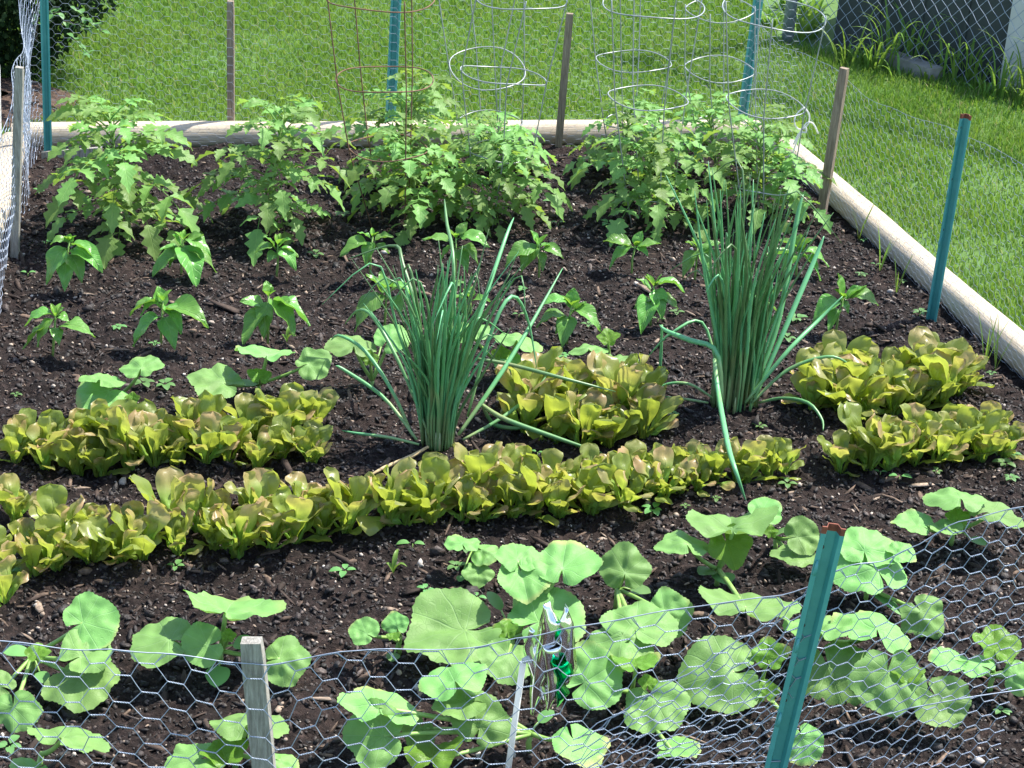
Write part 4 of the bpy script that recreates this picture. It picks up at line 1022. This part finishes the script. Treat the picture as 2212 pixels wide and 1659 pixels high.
for x, y in WP:
    w = P(x, y); w.z = soil_h(w.x, w.y); weed(w, rw.uniform(.015, .034))
# broader ones with a look of their own
for (x, y, L, lab) in [(850, 1240, .05, 'grass like weed sprout with two folded blades on bare soil below the long lettuce row'), (620, 740, .045, 'curled pale grass sprout beside the dark leaved pepper plant')]:
    w = P(x, y); root = thing('grass_sprout', lab, 'weed', w); m = MB()
    for az, l2 in ((1.4, 1.), (-.5, .8), (2.6, .5)):
        d = Vector((math.cos(az), math.sin(az), 0)); blade(m, Vector((0, 0, 0)), d * L * .2 + Vector((0, 0, L * l2)), d * L * .8 * l2 + Vector((0, 0, L * .7 * l2)), L * .12, pepper_prof, ns=7, nt=3, fold=.5, rnd=rw)
    m.build('leaves', M['weedgrass'], root)
for (x, y) in [(1855, 520), (1900, 590), (1935, 640), (2125, 800), (2150, 800)]:
    w = P(x, y); o = MB()
    for q in range(4):
        az = rw.uniform(0, 6.28); d = Vector((math.cos(az), math.sin(az), 0)); L = rw.uniform(.08, .17)
        blade(o, Vector((0, 0, -.005)), d * L * .12 + Vector((0, 0, L * .6)), d * L * .35 + Vector((0, 0, L)), .0022, pepper_prof, ns=6, nt=3, fold=.4, rnd=rw)
    ob = o.build('grass_tuft', M['weedgrass']); ob.location = w
    tag(ob, 'thin grass tuft growing through the wire beside the right timber', 'weed', 'grass tufts along the right timber')

# ------------------------------------------------------------------ chain-link fence, shed and tall weeds
fdir = (SH_B - SH_A).normalized(); fnn = Vector((-fdir.y, fdir.x, 0))       # pointing away from the garden
if fnn.y < 0: fnn = -fnn
root = thing('chain_link_fence', 'silver chain link fence in front of the dark shed wall', 'fence', SH_A - fdir * .1)
og = root.location; m = MB(); dgn = .052; Lf = 2.3; Hf = 1.25
for i in range(int((Lf + Hf) / dgn) + 1):
    for s in (1, -1):
        pts = []
        kmax = int(Hf / (dgn / 2))
        for k in range(kmax + 1):
            z = k * dgn / 2 * 1.12; u = (i * dgn - Hf * .5) + s * (k * dgn / 2) if s == 1 else (i * dgn) - (k * dgn / 2)
            if u < 0 or u > Lf: 
                if len(pts) > 1: m.tube(pts, .0012, 4, False)
                pts = []; continue
            off = (.004 if k % 2 else -.004) * s
            pts.append(fdir * u + Vector((0, 0, z)) + fnn * off)
        if len(pts) > 1: m.tube(pts, .0012, 4, False)
m.build('mesh', M['wire'], root)
m = MB(); m.tube([fdir * .12 + Vector((0, 0, -.05)), fdir * .12 + Vector((0, 0, 1.3))], .024, 14); m.build('line_post', M['wire'], root)
m = MB(); m.tube([fdir * -.05 + Vector((0, 0, 1.3)), fdir * 2.4 + Vector((0, 0, 1.3))], .018, 12); m.build('top_rail', M['wire'], root)

# shed: corners read off at ground level, height cut short to shrink its shadow
sA = SH_A + fdir * .33 + fnn * .10; wl = P(1772, 118, -.05); wr = P(2140, 205, -.05)
sd_ = (wr - wl).normalized(); sn = Vector((-sd_.y, sd_.x, 0)); sn = sn if sn.y > 0 else -sn
wl = wl + sn * .10; wr = wr + sn * .10
root = thing('outbuilding', 'dark wall panel with pale corner trim behind the chain link fence', 'outbuilding', wl); og = root.location
Wd = (wr - wl).length
m = MB(); m.box(sd_ * Wd / 2 + sn * .8 + Vector((0, 0, .21)), sd_ * Wd / 2, sn * .8, Vector((0, 0, .21))); m.build('wall', M['shed'], root, smooth=False)
for k in range(1, 4):
    m = MB(); m.box(sd_ * Wd * k / 4 - sn * .004 + Vector((0, 0, .21)), sd_ * .006, sn * .004, Vector((0, 0, .205))); m.build('batten', M['shed'], root, smooth=False)
m = MB(); m.box(sd_ * (Wd + .052) - sn * .012 + Vector((0, 0, .235)), sd_ * .05, sn * .03, Vector((0, 0, .235))); m.build('corner_trim', M['trim'], root, smooth=False)
for k in range(3):
    m = MB(); c = sd_ * (Wd + .60) + sn * .02 + Vector((0, 0, .10 + .13 * k)); m.box(c, sd_ * .49, sn * .012 + Vector((0, 0, 0)), Vector((0, 0, .062))); m.build('siding_board', M['trim'], root, smooth=False)
m = MB(); m.box(sd_ * (Wd + .55) + sn * .0 + Vector((0, 0, .0)), sd_ * .56, sn * .03, Vector((0, 0, .045))); m.build('plinth', M['tan'], root, smooth=False)
m = MB(); m.box(sd_ * (Wd / 2 + .5) + sn * .9 + Vector((0, 0, .432)), sd_ * (Wd / 2 + .62), sn * .86, Vector((0, 0, .01))); m.build('low_roof', M['shed'], root, smooth=False)  # unseen cover, set low so little shadow reaches the lawn
# concrete kerb
c0 = P(1905, 130, -.03); c1 = P(2020, 172, -.03); cm = (c0 + c1) / 2; cd = (c1 - c0) / 2
m = MB(); m.box(Vector(), cd, cd.cross(Vector((0, 0, 1))).normalized() * .035, Vector((0, 0, .045)))
o = m.build('concrete_block', M['concrete'], smooth=False); o.location = cm; tag(o, 'grey concrete block lying in weeds at the foot of the shed', 'concrete block')
c1 = P(1868, 100, -.02); m = MB()
vs, f = ico(); vs = vs * np.array([.045, .035, .035]); m.add([tuple(v * (1 + .15 * rw.uniform(-1, 1))) for v in vs], [tuple(x) for x in f]); o = m.build('stone', M['concrete']); o.location = c1
tag(o, 'rounded grey stone in weeds left of the concrete block', 'stone')

def tall_weed(w, H, n, label, group, wd=.0065):
    m = MB()
    for q in range(n):
        az = rw.uniform(0, 6.28); d = Vector((math.cos(az), math.sin(az), 0)); L = H * rw.uniform(.45, 1.1); sp = rw.uniform(.1, .7)
        A = d * rw.uniform(0, .04); blade(m, A + Vector((0, 0, -.02)), A + d * L * sp * .25 + Vector((0, 0, L * .8)), A + d * L * sp * 1.15 + Vector((0, 0, L * rw.uniform(.5, 1))), wd * rw.uniform(.6, 1.1), pepper_prof, ns=8, nt=3, fold=.5, rnd=rw)
    o = m.build('tall_weed', M['weedgrass']); o.location = w; return tag(o, label, 'weed', group)
for k in range(44):
    u = .28 + 1.5 * (k + rw.uniform(-.4, .4)) / 44
    w = SH_A + fdir * u + fnn * rw.uniform(-.14, .09)
    tall_weed(w, rw.choice((.10, .14, .2, .28, .36)) * rw.uniform(.8, 1.15), rw.randint(4, 15), 'tuft of tall coarse grass growing along the chain link fence', 'tall grass tufts along the chain link fence')
for k in range(12):
    w = P(rw.uniform(1650, 1770), rw.uniform(20, 105), -.05)
    tall_weed(w, rw.uniform(.07, .16), 22, 'clump of leafy pale weeds left of the dark shed wall', 'leafy weeds left of the shed', .013)

# ------------------------------------------------------------------ dark shrub at the far left
root = thing('evergreen_shrub', 'dark dense evergreen shrub in shade at the far left corner behind the bed', 'shrub', Vector((-2.12, 6.55, -.05)))
r = np.random.default_rng(5)
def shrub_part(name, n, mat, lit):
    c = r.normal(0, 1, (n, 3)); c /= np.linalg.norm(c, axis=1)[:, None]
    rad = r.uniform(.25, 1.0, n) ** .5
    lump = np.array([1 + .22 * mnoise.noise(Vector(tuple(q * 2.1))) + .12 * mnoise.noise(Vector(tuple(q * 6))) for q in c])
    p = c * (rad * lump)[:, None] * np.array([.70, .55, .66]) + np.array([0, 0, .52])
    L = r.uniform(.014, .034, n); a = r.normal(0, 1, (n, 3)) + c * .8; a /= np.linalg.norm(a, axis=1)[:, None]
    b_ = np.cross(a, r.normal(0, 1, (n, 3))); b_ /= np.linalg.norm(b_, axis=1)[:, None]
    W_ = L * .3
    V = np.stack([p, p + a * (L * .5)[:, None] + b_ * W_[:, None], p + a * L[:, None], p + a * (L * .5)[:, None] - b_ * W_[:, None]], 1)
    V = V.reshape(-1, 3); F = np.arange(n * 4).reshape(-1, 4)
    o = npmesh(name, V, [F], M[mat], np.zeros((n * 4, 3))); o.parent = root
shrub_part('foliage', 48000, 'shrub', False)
m = MB()
for k in range(6):
    az = k * 1.05; m.tube([Vector((0, 0, 0)), Vector((.08 * math.cos(az), .08 * math.sin(az), .4)), Vector((.25 * math.cos(az), .25 * math.sin(az), 1.1))], [.03, .022, .01], 7)
m.build('trunk', M['bark'], root)
# lighter sprays that catch the sun at its edge
root = thing('shrub_spray', 'sunlit yellow green branch tips hanging in front of the dark shrub', 'shrub', PY(175, 95, 6.1))
m = MB(); st = MB()
for k in range(16):
    A = Vector((rw.uniform(-.22, .05), rw.uniform(-.1, .1), rw.uniform(.02, .42))); d = Vector((rw.uniform(.1, 1), rw.uniform(-.5, .2), rw.uniform(-.3, .3))).normalized()
    L = rw.uniform(.08, .18); st.tube([A, A + d * L], .0014, 4, False)
    for q in range(14):
        p = A + d * L * (q / 13); dd = (d * .5 + Vector((rw.uniform(-1, 1), rw.uniform(-1, 1), rw.uniform(-1, .6)))).normalized(); l = rw.uniform(.018, .034)
        blade(m, p, p + dd * l * .5 + Vector((0, 0, .002)), p + dd * l, l * .3, cot_prof, ns=4, nt=3, fold=.2, rnd=rw)
m.build('leaves', M['weed'], root); st.tube([Vector((-.15, 0, 0)), Vector((-.1, 0, .45))], .004, 6); st.build('twigs', M['bark'], root)

# ------------------------------------------------------------------ light
W = bpy.data.worlds.new('World'); scene.world = W; W.use_nodes = True; nt = W.node_tree; nt.nodes.clear()
SUN = Vector((.80, .52, 1.55)).normalized()
elev = math.asin(SUN.z); rot = math.atan2(SUN.x, SUN.y)
sky = nt.nodes.new('ShaderNodeTexSky'); sky.sky_type = 'NISHITA'; sky.sun_disc = False; sky.sun_elevation = elev; sky.sun_rotation = rot
bg = nt.nodes.new('ShaderNodeBackground'); bg.inputs[1].default_value = .145; ow = nt.nodes.new('ShaderNodeOutputWorld')
nt.links.new(sky.outputs[0], bg.inputs[0]); nt.links.new(bg.outputs[0], ow.inputs[0])
sl = bpy.data.lights.new('sun', 'SUN'); sl.energy = 4.3; sl.angle = math.radians(.5); sl.color = (1, .96, .88)
so = bpy.data.objects.new('sun', sl); COL.objects.link(so); so.rotation_euler = SUN.to_track_quat('Z', 'Y').to_euler(); so.location = (0, 0, 20)
scene.view_settings.view_transform = 'Standard'; scene.view_settings.look = 'None'; scene.view_settings.exposure = 1.25; scene.view_settings.gamma = 1
scene.cycles.max_bounces = 8; scene.cycles.transmission_bounces = 6; scene.cycles.diffuse_bounces = 4
